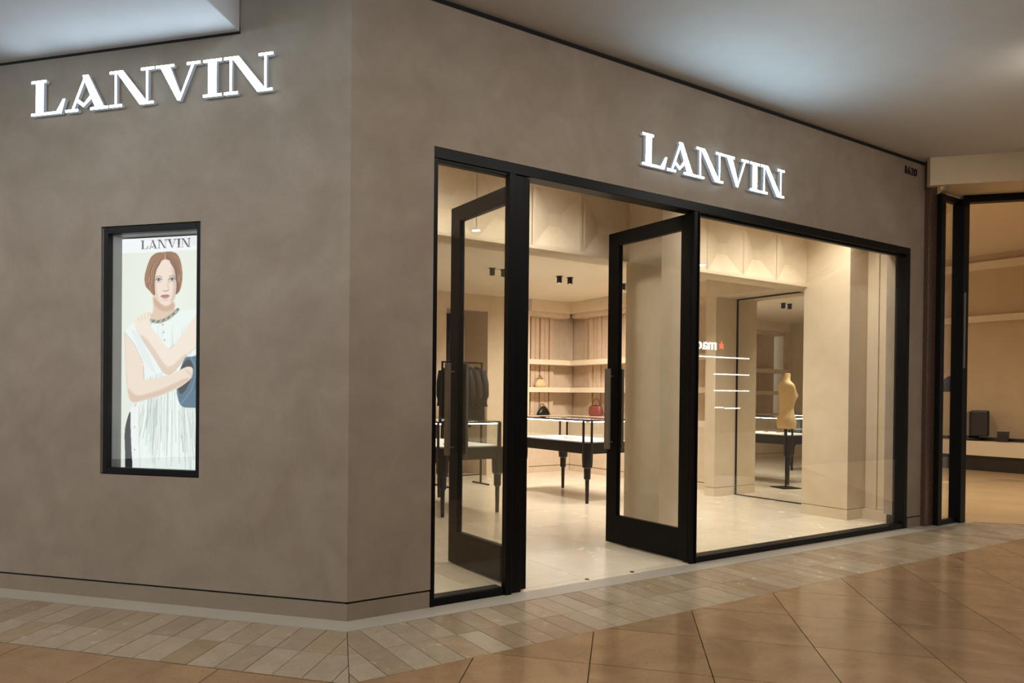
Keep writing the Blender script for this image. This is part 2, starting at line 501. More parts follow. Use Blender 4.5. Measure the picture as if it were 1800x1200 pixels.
def door(name, xc, y0, y1, label):
    """leaf standing open at 90 degrees, thickness along X"""
    r = empty(name, (xc, y0, 0), label=label, cat='door', kind='structure')
    t = 0.025; w = y1 - y0; H = 2.938; Z0 = 0.012
    obj('hinge_stile', MB().box(-t, t, 0, 0.10, Z0, H), M['black'], r, bevel=0.003)
    obj('lock_stile', MB().box(-t, t, w - 0.135, w, Z0, H), M['black'], r, bevel=0.003)
    obj('top_rail', MB().box(-t, t, 0.10, w - 0.135, H - 0.125, H), M['black'], r, bevel=0.003)
    obj('bottom_rail', MB().box(-t, t, 0.10, w - 0.135, Z0, 0.278), M['black'], r, bevel=0.003)
    obj('pane', MB().box(-0.004, 0.004, 0.10, w - 0.135, 0.278, H - 0.125), M['glass'], r)
    for s in (-1, 1):
        for i, rb in enumerate(((0.10, 0.112), (w - 0.147, w - 0.135))):
            obj('glazing_bead', MB().box(s * 0.008 - 0.004, s * 0.008 + 0.004, rb[0], rb[1], 0.278, H - 0.125), M['black'], r)
    for s in (-1, 1):
        hx = s * (t + 0.062)
        hb = obj('handle', MB().box(hx - 0.014, hx + 0.014, w - 0.098, w - 0.042, 0.90, 1.655), M['bronze'], r, bevel=0.003)
        for z in (1.585, 0.965):
            obj('standoff', MB().tube([(s * t, w - 0.07, z), (hx, w - 0.07, z)], 0.008, 10), M['bronze'], hb)
    obj('floor_guide', MB().cyl(0, w - 0.28, 0.0, 0.016, 0.011, 10), M['bronze'], r)
    return r


door('door_1', 1.370, 0.024, 1.012, 'black framed glass door opened inward beside the narrow pane')
door('door_2', 3.125, 0.034, 0.995, 'black framed glass door opened inward beside the wide display window')

# ---- lightbox window in the left wall
w3 = empty('window_3', Lm(1.414, 0, 0.84), label='black framed recessed window holding the lit poster', cat='window', kind='structure')
w3.rotation_euler = (0, 0, math.atan2(-LD[1], -LD[0]))      # local +x = towards the corner, -y = outward


def w3box(name, l0, l1, d0, d1, z0, z1, mat, bevel=0.002, parent=w3):
    # local coords: x = -(l-1.414), y = -d (inward positive)
    return obj(name, MB().box(-(l1 - 1.414), -(l0 - 1.414), -d1, -d0, z0 - 0.84, z1 - 0.84), M[mat], parent, bevel=bevel)


fw = 0.036
M['grey_reveal'] = solid('grey_reveal', (120, 118, 114), 0.4, noise=0.06)
w3box('frame_side', a + 0.004, a + 0.004 + fw * 0.75, -0.05, -0.006, c + 0.004, d - 0.004, 'black')
w3box('frame_side', b_ - fw - 0.014, b_ - 0.014, -0.05, -0.006, c + 0.004, d - 0.004, 'black')
w3box('frame_side', b_ - 0.014, b_ - 0.001, -0.05, -0.012, c + 0.004, d - 0.004, 'grey_reveal')
w3box('frame_head', a + 0.004 + fw * 0.75, b_ - fw - 0.014, -0.05, -0.006, d - 0.004 - 0.045, d - 0.004, 'black')
w3box('frame_sill', a + 0.004 + fw * 0.75, b_ - fw - 0.014, -0.05, -0.006, c + 0.004, c + 0.004 + 0.042, 'black')
w3box('pane', a + 0.03, b_ - 0.05, -0.035, -0.030, c + 0.046, d - 0.049, 'clear', 0)
w3box('reveal', b_ - 0.052, b_ - 0.030, -0.145, -0.05, c + 0.02, d - 0.02, 'grey_reveal')
w3box('reveal', a + 0.004, a + 0.016, -0.145, -0.05, c + 0.02, d - 0.02, 'grey_reveal')
w3box('reveal', a + 0.016, b_ - 0.052, -0.145, -0.05, d - 0.049, d - 0.03, 'grey_reveal')
w3box('reveal', a + 0.016, b_ - 0.052, -0.145, -0.05, c + 0.02, c + 0.032, 'grey_reveal')
w3box('back_board', a + 0.002, b_ - 0.028, -0.165, -0.148, c + 0.002, d - 0.002, 'black', 0)

# ================================================================== SIGN LETTERS
K = 1.167


def stroke(p, q, w):
    """parallelogram stroke with horizontal ends, half width w"""
    return [(p[0] - w, p[1]), (p[0] + w, p[1]), (q[0] + w, q[1]), (q[0] - w, q[1])]


def slabp(x0, x1, y0, y1):
    return [(x0, y0), (x1, y0), (x1, y1), (x0, y1)]


SB = 0.070    # slab serif height
GLY = {
    'L': (1.28, [slabp(0, .55, 1 - SB, 1), slabp(.17, .45, SB * .5, 1), slabp(0, 1.02, 0, SB), [(.45, SB), (.92, SB), (1.16, .40), (1.24, .40), (1.10, 0), (.45, 0)]]),
    'A': (1.50, [stroke((.25, .05), (.72, 1.0), .042), [(.60, 1.0), (.80, 1.0), (1.36, .05), (1.06, .05), (.66, .86)], slabp(0, .45, 0, SB), slabp(.88, 1.50, 0, SB),
                 [(.42, .36), (.42, .25), (.64, .10), (.66, .20)], [(.66, .20), (.64, .10), (.90, .30), (.86, .40)]]),
    'N': (1.52, [slabp(0, .42, 1 - SB, 1), slabp(.18, .245, SB * .5, .96), slabp(0, .43, 0, SB), [(.215, 1.0), (.45, 1.0), (1.33, .0), (1.04, .0)],
                 slabp(1.252, 1.317, 0.03, .96), slabp(1.08, 1.52, 1 - SB, 1), slabp(1.04, 1.50, 0, SB * .9)]),
    'V': (1.46, [slabp(0, .60, 1 - SB, 1), [(.14, .96), (.46, .96), (.84, .12), (.78, 0.0), (.72, 0.0)], [(1.19, .96), (1.275, .96), (.81, 0.0), (.75, 0.0)], slabp(1.02, 1.46, 1 - SB, 1)]),
    'I': (0.585, [slabp(0, .585, 1 - SB, 1), slabp(.16, .425, .03, .97), slabp(0, .585, 0, SB)]),
}
ADV = {'L': -0.03, 'A': 0.05, 'N': 0.05, 'V': 0.09, 'I': 0.08}


def word_layout(word):
    x = 0; out = []
    for i, ch in enumerate(word):
        w, polys = GLY[ch]
        out.append((ch, x, w, polys))
        x += w + (ADV[ch] if i < len(word) - 1 else 0)
    return out, x


LAY, WTOT = word_layout('LANVIN')


def ccw(p):
    a_ = sum(p[k][0] * p[(k + 1) % len(p)][1] - p[(k + 1) % len(p)][0] * p[k][1] for k in range(len(p)))
    return p if a_ > 0 else p[::-1]


def make_sign(label, origin, rz, width, height, face_mat):
    """local x along the word, -y out of the wall"""
    r = empty('store_sign', origin, rz, label=label, cat='sign')
    sx = width / WTOT; sz = height
    for ch, x0, w, polys in LAY:
        side = MB(); face = MB()
        for i, P in enumerate(polys):
            P = ccw([((x0 + px) * sx, pz * sz) for px, pz in P])
            yo = i * 0.00025
            side.prism(P, 0.012, 0.038 - yo, lambda x, z, h: (x, -h, z))
            face.add([(x, -0.0382 - 0.0002 * i, z) for x, z in P], [tuple(range(len(P)))])
        lo = obj('letter', side, M['letter_return'], r)
        obj('letter_face', face, M[face_mat], lo)
        pz_ = (0.955 if ch == 'V' else 0.045) * sz
        for x in ((x0 + w * .2) * sx, (x0 + w * .8) * sx):
            obj('mounting_pin', MB().tube([(x, 0, pz_), (x, -0.02, pz_)], 0.004, 6), M['letter_side'], lo)
    return r


make_sign('white lit letter sign on the wall above the poster window', Lm(2.335, 0, 3.285), math.atan2(-LD[1], -LD[0]), 1.83, 0.238, 'letter_face_left')
make_sign('white lit letter sign on the wall above the storefront doors', (2.445, 0, 3.210), 0, 1.805, 0.250, 'letter_face')

# ================================================================== POSTER (flat lit print)
def catmull(pts, n=8):
    P = np.array(pts, float); m = len(P); out = []
    for i in range(m):
        p0, p1, p2, p3 = P[(i - 1) % m], P[i], P[(i + 1) % m], P[(i + 2) % m]
        for t in np.linspace(0, 1, n, endpoint=False):
            out.append(0.5 * ((2 * p1) + (-p0 + p2) * t + (2 * p0 - 5 * p1 + 4 * p2 - p3) * t * t + (-p0 + 3 * p1 - 3 * p2 + p3) * t ** 3))
    return np.array(out)


PX0, PX1, PY0, PY1 = 210.0, 370.0, 411.5, 825.0
NW, NH = 250, 640
gx = np.linspace(PX0, PX1, NW); gy = np.linspace(PY0, PY1, NH)
GX, GY = np.meshgrid(gx, gy)
img = np.zeros((NH, NW, 3)); img[:] = (238, 240, 232)


def blur(m, s):
    if s <= 0: return m
    k = int(3 * s + 1); w = np.exp(-0.5 * (np.arange(-k, k + 1) / s) ** 2); w /= w.sum()
    mp = np.pad(m, ((k, k), (k, k)), mode='edge')
    mp = sum(w[i] * mp[i:i + m.shape[0], :] for i in range(2 * k + 1))
    return sum(w[i] * mp[:, i:i + m.shape[1]] for i in range(2 * k + 1))


def inside(poly):
    poly = np.asarray(poly, float)
    x0, y0 = poly.min(0) - 1; x1, y1 = poly.max(0) + 1
    m = np.zeros((NH, NW), bool)
    ix = np.where((gx >= x0) & (gx <= x1))[0]; iy = np.where((gy >= y0) & (gy <= y1))[0]
    if len(ix) == 0 or len(iy) == 0: return m
    X = GX[np.ix_(iy, ix)]; Y = GY[np.ix_(iy, ix)]; r = np.zeros(X.shape, bool)
    n = len(poly)
    for i in range(n):
        (xa, ya), (xb, yb) = poly[i], poly[(i + 1) % n]
        if ya == yb: continue
        cnd = ((ya > Y) != (yb > Y)) & (X < (xb - xa) * (Y - ya) / (yb - ya) + xa)
        r ^= cnd
    m[np.ix_(iy, ix)] = r
    return m


def fill(poly, col, s=0.7, alpha=1.0, curve=True, within=None):
    global img
    m = blur(inside(catmull(poly) if curve else poly).astype(float), s) * alpha
    if within is not None: m = m * within
    img = img * (1 - m[..., None]) + np.array(col, float) * m[..., None]
    return m


def line(pts, w, col, s=0.5, alpha=1.0, within=None):
    global img
    dmin = np.full((NH, NW), 1e9)
    P = np.array(pts, float)
    for (xa, ya), (xb, yb) in zip(P[:-1], P[1:]):
        t = np.clip(((GX - xa) * (xb - xa) + (GY - ya) * (yb - ya)) / ((xb - xa) ** 2 + (yb - ya) ** 2 + 1e-9), 0, 1)
        dmin = np.minimum(dmin, np.hypot(GX - xa - t * (xb - xa), GY - ya - t * (yb - ya)))
    m = np.clip((w / 2 + 0.35 - dmin) / 0.7, 0, 1) * alpha
    m = blur(m, s)
    if within is not None: m = m * within
    img = img * (1 - m[..., None]) + np.array(col, float) * m[..., None]


# studio background: soft fall-off printed in the picture
vig = np.clip(np.hypot((GX - 292) / 120, (GY - 560) / 300), 0, 1.3)
img = img * (1 - 0.05 * vig[..., None])
img[:, :, 2] -= 6 * np.clip((GX - 300) / 70, -1, 1) * 0 + 4
# header band
hb = GY < 437
img[hb] = (243, 243, 246)
# hair (back)
fill([(289, 438), (275, 439), (264, 446), (257, 462), (252.5, 480), (254, 497), (262, 506), (270, 514), (274, 500), (285, 470), (303, 472), (309, 500), (311, 513), (318, 503), (321, 482), (318, 458), (311, 443), (300, 438)], (150, 102, 66))
hairm = blur(inside(catmull([(289, 438), (275, 439), (264, 446), (257, 462), (252.5, 480), (254, 497), (262, 506), (270, 514), (274, 500), (285, 470), (303, 472), (309, 500), (311, 513), (318, 503), (321, 482), (318, 458), (311, 443), (300, 438)])).astype(float), 0.6)
# neck
fill([(270, 515), (306, 515), (305, 528), (307, 541), (316, 549), (300, 562), (268, 565), (258, 556), (267, 546), (269, 530)], (226, 196, 172), curve=True)
fill([(272, 519), (290, 536), (305, 527), (306, 540), (285, 543), (270, 530)], (196, 158, 132), 2.2, 0.7)
# face
facep = [(289, 449), (280, 455), (273, 466), (269, 482), (268.5, 498), (270, 513), (276, 524), (285, 531), (293, 533), (301, 530), (308, 519), (311.5, 505), (312, 487), (309, 469), (302, 456), (295, 450)]
facem = fill(facep, (240, 220, 203))
fill([(303, 460), (310, 475), (312, 500), (308, 520), (299, 531), (303, 515), (305, 495), (303, 478)], (206, 170, 148), 2.2, 0.65, within=facem)
fill([(270, 485), (268, 505), (274, 522), (281, 529), (276, 512), (274, 495)], (214, 180, 155), 2.0, 0.5, within=facem)
# brows, eyes, nose, lips
line([(271, 483), (277, 480.6), (284, 482.2)], 1.3, (150, 112, 86), 0.5, 0.8)
line([(297, 482), (303, 480.3), (309, 482.6)], 1.3, (140, 102, 78), 0.5, 0.8)
for ex in (277.8, 302.4):
    fill([(ex - 6, 487.6), (ex - 2, 484.6), (ex + 3, 484.8), (ex + 6, 487.5), (ex + 2, 489.8), (ex - 3, 489.7)], (202, 196, 196), 0.5)
    fill([(ex - 2.2, 487.2), (ex, 484.8), (ex + 2.4, 487.2), (ex, 489.6)], (52, 60, 82), 0.5)
    line([(ex - 6.4, 487.4), (ex - 2.5, 484.5), (ex + 3, 484.5), (ex + 6.3, 487.2)], 1.2, (70, 52, 46), 0.4, 0.9)
    line([(ex - 5, 490.8), (ex, 491.8), (ex + 5, 490.5)], 1.4, (190, 152, 134), 0.8, 0.6)
line([(297, 486), (294.5, 497), (296.5, 505)], 1.6, (200, 164, 142), 1.1, 0.7)
line([(286.5, 506.5), (290.5, 508.2), (296, 506.5)], 1.4, (160, 112, 94), 0.6, 0.85)
fill([(281.5, 516.4), (287, 513.8), (290, 514.6), (293, 513.7), (298.5, 516.2), (293, 516.9), (287, 517)], (178, 112, 102), 0.5)
fill([(281.5, 516.4), (287, 517), (293, 516.9), (298.5, 516.2), (294, 520.6), (287, 520.8)], (204, 138, 128), 0.5)
line([(282, 516.5), (290, 517), (298, 516.3)], 0.8, (130, 76, 70), 0.4, 0.9)
line([(284, 523.5), (290, 524.6), (296, 523.4)], 1.4, (206, 172, 152), 0.8, 0.7)
# hair front curtains
fill([(289, 440), (277, 444), (266, 456), (259, 472), (254, 488), (260, 503), (270, 515), (270, 500), (270, 484), (275, 466), (283, 454), (289.5, 450)], (160, 108, 70))
fill([(290, 440), (302, 443), (311, 455), (316, 472), (318, 492), (315, 505), (310.5, 514), (312, 500), (311, 484), (307, 467), (299, 455), (290, 450)], (138, 92, 64))
hairm2 = np.clip(hairm, 0, 1)
for i in range(44):
    t = (i // 2) / 21 + random.uniform(-0.02, 0.02); left = i % 2 == 0; wv = random.uniform(-1.6, 1.6)
    if left: pts = [(289 - 11 * t, 440 + 3 * t), (280 - 15 * t, 453), (272 - 15 * t + wv, 470), (269 - 14 * t - wv, 487), (267 - 12 * t + wv, 500), (270 - 12 * t, 514 - 10 * t)]
    else: pts = [(291 + 10 * t, 440 + 3 * t), (300 + 13 * t, 453), (308 + 10 * t - wv, 470), (311 + 8 * t + wv, 487), (312 + 6 * t - wv, 500), (310.5 + 6 * t, 514 - 7 * t)]
    k_ = (i // 2) % 4
    line(pts, (1.5, 1.1, 1.3, 0.9)[k_], [(92, 54, 34), (206, 158, 110), (126, 76, 48), (224, 184, 140)][k_], 0.4, (0.75, 0.7, 0.6, 0.6)[k_], within=hairm2)
line([(281, 456), (273.5, 468), (270, 484), (270, 500), (271, 513)], 1.6, (96, 58, 40), 0.6, 0.75)
line([(299, 456), (307, 468), (311, 486), (311.5, 501), (310, 513)], 1.8, (84, 50, 38), 0.6, 0.8)
line([(289.5, 438.5), (290, 450)], 1.3, (226, 196, 166), 0.4, 0.8)
# dress: skirt and bodice
skirt = [(246, 655), (236, 700), (228, 716), (229, 760), (231, 826), (372, 826), (372, 640), (330, 640)]
dress = [(215, 580), (224, 570), (234, 562), (250, 566), (265, 564), (281, 566), (298, 559), (314, 546), (328, 543), (345, 540), (372, 536), (372, 640), (372, 826), (231, 826), (229, 760), (228, 716), (246, 690), (252, 662), (250, 640), (236, 604)]
dm = fill(dress, (236, 243, 238), curve=False)
for i in range(170):
    x = random.uniform(230, 372); sp = (x - 300) * 0.25
    y0 = random.uniform(640, 760); y1 = random.uniform(y0 + 30, 830)
    pts = [(x - sp * 0.3 + random.uniform(-1, 1), y0), (x + random.uniform(-1.2, 1.2), (y0 + y1) / 2), (x + sp * 0.3 + random.uniform(-1, 1), y1)]
    line(pts, random.uniform(0.4, 1.2), random.choice([(172, 184, 178), (198, 206, 200), (250, 252, 250), (186, 180, 168), (150, 168, 166)]), 0.4, 0.7, within=dm)
for i in range(34):
    x = random.uniform(255, 350)
    line([(x, random.uniform(565, 600)), (x + random.uniform(-6, 2), random.uniform(620, 680))], random.uniform(0.4, 1.0), random.choice([(200, 208, 206), (250, 252, 252), (188, 196, 196)]), 0.4, 0.55, within=dm)
fill([(229, 718), (242, 712), (243, 770), (246, 826), (232, 826), (229, 770)], (240, 241, 240), 0.6, 0.9, curve=False)
line([(243, 714), (244, 770), (246, 826)], 0.8, (190, 196, 192), 0.4, 0.8)
for y in (751, 792): fill([(235, y - 2), (236.6, y), (235.4, y + 2.5), (234, y)], (188, 186, 182), 0.4)
for x, y in ((286, 566.5), (287.6, 580), (289.6, 594)):
    fill([(x - 2, y), (x, y - 2), (x + 2, y), (x, y + 2)], (206, 206, 202), 0.4); line([(x - 2, y + 1.5), (x, y + 2.4), (x + 2, y + 1.5)], 0.8, (150, 148, 144), 0.3, 0.8)
# trousers
fill([(227, 724), (219.5, 745), (217, 765), (218, 800), (219, 826), (231, 826), (229.5, 790), (228, 755)], (36, 38, 46), 0.6)
# bag
fill([(326, 628), (336, 625), (372, 627), (372, 716), (346, 715), (320, 711), (312, 680), (318, 650)], (78, 108, 130), 0.7)
fill([(330, 630), (338, 634), (341, 646), (336, 668), (322, 690), (314, 680), (318, 648)], (48, 44, 46), 0.8)
fill([(342, 640), (372, 640), (372, 690), (346, 684), (340, 668), (345, 652)], (66, 96, 118), 0.9, 0.8)
line([(337, 626), (344, 640), (346, 656), (338, 684), (320, 709)], 2.0, (112, 142, 162), 0.5, 0.8)
# lower arm: upper arm on the left, forearm across
arm1 = [(215.5, 580), (216, 600), (217.5, 628), (220, 672), (224, 698), (233.5, 707), (252, 703), (285, 693), (312, 682), (330, 670), (338, 662), (341, 650), (338, 643), (328, 643), (309, 652), (285, 660), (255, 665), (251, 650), (251, 636), (243, 618), (232, 599), (222, 587)]
a1 = fill(arm1, (238, 218, 200))
fill([(221, 680), (226, 700), (236, 706), (286, 692), (330, 669), (330, 662), (285, 682), (245, 694), (232, 690)], (206, 172, 148), 2.0, 0.6, within=a1)
line([(215.5, 582), (218, 640), (221, 676)], 2.0, (212, 182, 160), 1.0, 0.6, within=a1)
line([(251, 640), (252, 664)], 1.2, (176, 140, 118), 0.6, 0.7)
for q in range(4): line([(326 + q * 3.4, 646 + q * 1.5), (332 + q * 3, 655 + q * 2)], 0.8, (204, 168, 146), 0.5, 0.7)
# crossing arm: hand at the shoulder, forearm to the elbow, upper arm to the right
arm2 = [(233, 563), (236, 556), (249, 548), (262, 544), (265, 551), (264.5, 569), (275, 584), (287, 599), (298, 611), (306, 604), (318, 588), (334, 566), (348, 549), (372, 534), (372, 590), (346, 608), (330, 622), (318, 638), (309, 649), (298, 656), (287, 652), (272, 628), (258, 607), (246, 589), (236, 574)]
a2 = fill(arm2, (242, 226, 210))
fill([(246, 589), (272, 628), (287, 652), (298, 656), (310, 648), (330, 622), (324, 622), (304, 640), (292, 640), (276, 618), (256, 592)], (214, 182, 160), 2.0, 0.6, within=a2)
line([(298, 611), (306, 604)], 1.6, (210, 178, 158), 1.0, 0.7)
line([(236, 574), (258, 607), (287, 652), (298, 656), (309, 649), (330, 622), (346, 608)], 0.9, (186, 150, 128), 0.5, 0.6)
for q in range(4): line([(240 + q * 6, 552.5 - q * 2.4), (243 + q * 5.6, 561 - q * 2)], 0.8, (206, 172, 150), 0.5, 0.8)
line([(262, 545), (265, 552), (264, 568)], 1.0, (186, 146, 124), 0.5, 0.7)
fill([(215, 580), (224, 570), (233, 564), (237, 575), (250, 596), (272, 630), (286, 652), (270, 658), (256, 662), (250, 636), (232, 600)], (236, 241, 239), 0.6, 1.0, curve=False)
line([(216, 580), (233, 600), (251, 636)], 0.9, (176, 170, 160), 0.5, 0.8)
for q in range(7): line([(228 + q * 3, 574 + q * 2), (250 + q * 4, 628 + q * 5)], 0.7, (200, 206, 206), 0.4, 0.5)
# necklace
nk = [(265, 559), (272, 562), (281, 561.5), (290, 558.5), (298, 554), (306, 548), (313, 541)]
line(nk, 5.6, (146, 148, 138), 0.6)
for i in range(12):
    t = i / 11 * (len(nk) - 1); k = min(int(t), len(nk) - 2); u = t - k
    x = nk[k][0] * (1 - u) + nk[k + 1][0] * u; y = nk[k][1] * (1 - u) + nk[k + 1][1] * u
    line([(x - 1.6, y + 1.8), (x + 1.6, y - 1.8)], 1.2, (62, 64, 62) if i % 2 else (214, 216, 206), 0.4, 0.9)
# word in the header
_tw, _th = 90.0, 15.5
for ch, x0, w, polys in LAY:
    for i, P in enumerate(polys):
        Q = [(245 + (x0 + px) * _tw / WTOT, 431.5 - pz * _th) for px, pz in P]
        fill(Q, (58, 52, 50), 0.35, 0.85, curve=False)

pm = MB(); me = bpy.data.meshes.new('poster_print')
LP0, LP1, ZP0, ZP1 = 1.742, 1.052, 0.872, 2.452
vx = LP0 + (gx - PX0) / (PX1 - PX0) * (LP1 - LP0); vz = ZP1 + (gy - PY0) / (PY1 - PY0) * (ZP0 - ZP1)
VX, VZ = np.meshgrid(-(vx - 1.414), vz - 0.84)
verts = np.stack([VX, np.full_like(VX, 0.0), VZ], -1).reshape(-1, 3)
ii = np.arange(NH * NW).reshape(NH, NW)
quads = np.stack([ii[1:, :-1], ii[1:, 1:], ii[:-1, 1:], ii[:-1, :-1]], -1).reshape(-1, 4)
me.from_pydata(verts.tolist(), [], quads.tolist())
colr = np.clip(img, 0, 255) / 255
colr = np.where(colr <= 0.04045, colr / 12.92, ((colr + 0.055) / 1.055) ** 2.4)
ca = me.color_attributes.new('print', 'FLOAT_COLOR', 'POINT')
ca.data.foreach_set('color', np.concatenate([colr.reshape(-1, 3), np.ones((NH * NW, 1))], 1).astype(np.float32).ravel())
mp = bpy.data.materials.new('backlit_print'); mp.use_nodes = True
nt = mp.node_tree; nt.nodes.clear()
o_ = nt.nodes.new('ShaderNodeOutputMaterial'); e_ = nt.nodes.new('ShaderNodeEmission'); at = nt.nodes.new('ShaderNodeVertexColor'); at.layer_name = 'print'
e_.inputs[1].default_value = 1.05
nt.links.new(at.outputs[0], e_.inputs[0]); nt.links.new(e_.outputs[0], o_.inputs[0])
poster = empty('fashion_poster', Lm(1.414, -0.142, 0.84), math.atan2(-LD[1], -LD[0]), label='backlit fashion poster of a woman in a white dress, arms crossed', cat='poster')
obj('poster_print', me, mp, poster)
obj('light_panel', MB().box(-(LP0 - 1.414), -(LP1 - 1.414), 0.001, 0.006, ZP0 - 0.84, ZP1 - 0.84), M['letter_side'], poster)

# ================================================================== STORE SHELL
ZC = 3.12
obj('ceiling_store', MB().box(0.3, 7.5, 1.36, 6.6, ZC, ZC + 0.1), M['store_ceiling'], label='beige store ceiling with black spotlights', cat='ceiling', kind='structure')
obj('ceiling_entry', MB().box(0.3, 7.12, 0.24, 1.36, 3.6, 3.7), M['store_ceiling'], label='higher ceiling strip just behind the storefront', cat='ceiling', kind='structure')
obj('wall_store_left', MB().box(0.2, 0.3, 0.24, 6.6, 0, 3.7), M['beige'], label='beige inner wall on the left of the store', cat='wall', kind='structure')
wr = MB().box(7.12, 7.22, 0.24, 2.74, 0, 3.7)
obj('wall_right', wr, M['beige'], label='beige inner wall on the right of the store', cat='wall', kind='structure')
wb = MB().box(0.3, 0.5, 6.1, 6.2, 0, ZC); wb.box(0.5, 2.9, 6.48, 6.6, 0, ZC); wb.box(2.9, 4.39, 6.1, 6.2, 0, ZC); wb.box(4.39, 5.23, 6.85, 6.95, 0, ZC); wb.box(5.23, 6.05, 6.1, 6.2, 0, ZC); wb.box(4.29, 4.39, 6.2, 6.95, 0, ZC); wb.box(5.23, 5.33, 6.2, 6.95, 0, ZC); wb.box(4.39, 5.23, 6.1, 6.2, 2.84, ZC); wb.box(6.05, 7.5, 6.48, 6.6, 0, ZC); wb.box(7.48, 7.6, 2.74, 6.6, 0, ZC); wb.box(7.12, 7.6, 2.70, 2.745, 0, ZC)
wback = obj('wall_back', wb, M['beige2'], label='beige rear wall of the store with a fluted niche', cat='wall', kind='structure')
for k in range(12):
    x = 4.42 + 0.068 * k
    obj('slat', MB().loft([(0.12, x + 0.03, 6.84, 0.031, 0.03), (2.84, x + 0.03, 6.84, 0.031, 0.03)], 12), M['slat'], wback, smooth=False)
M['dark_cloth'] = solid('dark_curtain', (46, 38, 34), 0.8, noise=0.2, scale=14)
cu = MB()
for k in range(7):
    x = 4.41 + 0.062 * k
    cu.loft([(0.03, x + 0.03, 6.62, 0.036, 0.03), (2.82, x + 0.03, 6.62, 0.034, 0.028)], 12)
obj('curtain', cu, M['dark_cloth'], smooth=True, label='dark brown curtain hanging in the rear wall niche', cat='curtain')

# bulkhead with sunken coffers
bk = MB().box(0.3, 7.12, 1.18, 1.36, 2.73, 3.62)
bulk = obj('wall_bulkhead', bk, M['beige'], label='beige bulkhead of sunken square coffers behind the storefront', cat='wall', kind='structure')
obj('bulkhead_lip', MB().box(0.3, 7.12, 1.09, 1.182, 2.73, 2.762), M['beige'], bulk, bevel=0.003)
PWB = 0.605; zc0, zc1 = 2.775, 3.295


def coffer_mesh():
    w = PWB - 0.006; mb = MB()
    X = [0.003, 0.03, w / 2 - 0.075 + .003, w / 2 + 0.075 + .003, w - 0.03 + .003, w + .003]
    zm = (zc0 + zc1) / 2
    yf, yb = 0.0, 0.05
    o = [(X[0], yf, 2.762), (X[5], yf, 2.762), (X[5], yf, 3.6), (X[0], yf, 3.6)]
    i1 = [(X[1], yf, zc0), (X[4], yf, zc0), (X[4], yf, zc1), (X[1], yf, zc1)]
    i2 = [(X[2], yb, zm - 0.06), (X[3], yb, zm - 0.06), (X[3], yb, zm + 0.06), (X[2], yb, zm + 0.06)]
    P = o + i1 + i2
    F = []
    for k in range(4):
        k2 = (k + 1) % 4
        F.append((k, k2, 4 + k2, 4 + k)); F.append((4 + k, 4 + k2, 8 + k2, 8 + k))
    F.append((8, 9, 10, 11))
    mb.add(P, F)
    me_ = mb.mesh('coffer'); me_.materials.append(M['beige'])
    return me_


cof = coffer_mesh()
for x in [3.47 - PWB * k for k in range(1, 6)] + [6.45 - PWB * k for k in range(1, 5)]:
    obj('coffer', cof, None, bulk, loc=(x, 1.1, 0))

# columns
def column(name, x0, x1, y0, y1, z1, label):
    r = empty(name, ((x0 + x1) / 2, (y0 + y1) / 2, 0), label=label, cat='column', kind='structure')
    hx, hy = (x1 - x0) / 2, (y1 - y0) / 2
    obj('shaft', MB().box(-hx, hx, -hy, hy, 0.125, z1), M['beige'], r, bevel=0.003)
    obj('groove', MB().box(-hx + .008, hx - .008, -hy + .008, hy - .008, 0.11, 0.13), M['store_grout'], r)
    obj('base', MB().box(-hx, hx, -hy, hy, 0, 0.118), M['beige'], r, bevel=0.002)
    return r


column('column', 3.47, 3.83, 0.68, 1.13, 3.6, 'beige plaster column seen through the right glass door')
column('column', 6.43, 7.12, 0.58, 1.13, 3.6, 'broad beige plaster column at the right end of the display window')
column('column', 6.66, 7.12, 2.56, 2.73, 2.80, 'beige plaster column at the left edge of the tall mirror')
bm = MB().box(6.66, 7.12, 1.36, 2.73, 2.80, ZC)
obj('trim_5', bm, M['beige'], label='beige ceiling beam above the tall mirror', cat='trim', kind='structure', bevel=0.003)
fl = obj('wall_fluted', MB().box(6.80, 7.12, 0.24, 0.58, 0.0, 3.6), M['beige'], label='fluted beige return wall beside the right window jamb', cat='wall', kind='structure')
for y0, y1, pr in [(0.12, 0.20, 0.045), (0.20, 0.29, 0.02), (0.29, 0.345, 0.04), (0.345, 0.44, 0.012), (0.44, 0.485, 0.034), (0.485, 0.578, 0.008)]:
    obj('slat', MB().box(6.80 - pr, 6.81, y0, y1, 0.12, 3.6), M['beige'], fl, bevel=0.004)
obj('base_board', MB().box(6.74, 6.81, 0.12, 0.578, 0, 0.115), M['beige'], fl, bevel=0.002)

# mirror
mr_ = empty('wall_mirror', (7.118, 1.845, 0), label='tall black edged mirror reflecting the tables and dress form', cat='mirror')
obj('glass', MB().box(-0.006, 0, -0.71, 0.71, 0.012, 2.78), M['mirror'], mr_)
for nm, y0, y1, z0, z1 in [('frame_edge', 0.695, 0.712, 0, 2.795), ('frame_edge', -0.712, -0.70, 0, 2.795), ('frame_edge', -0.70, 0.695, 0, 0.014), ('frame_edge', -0.70, 0.695, 2.78, 2.795)]:
    obj(nm, MB().box(-0.016, 0, y0, y1, z0, z1), M['black'], mr_)

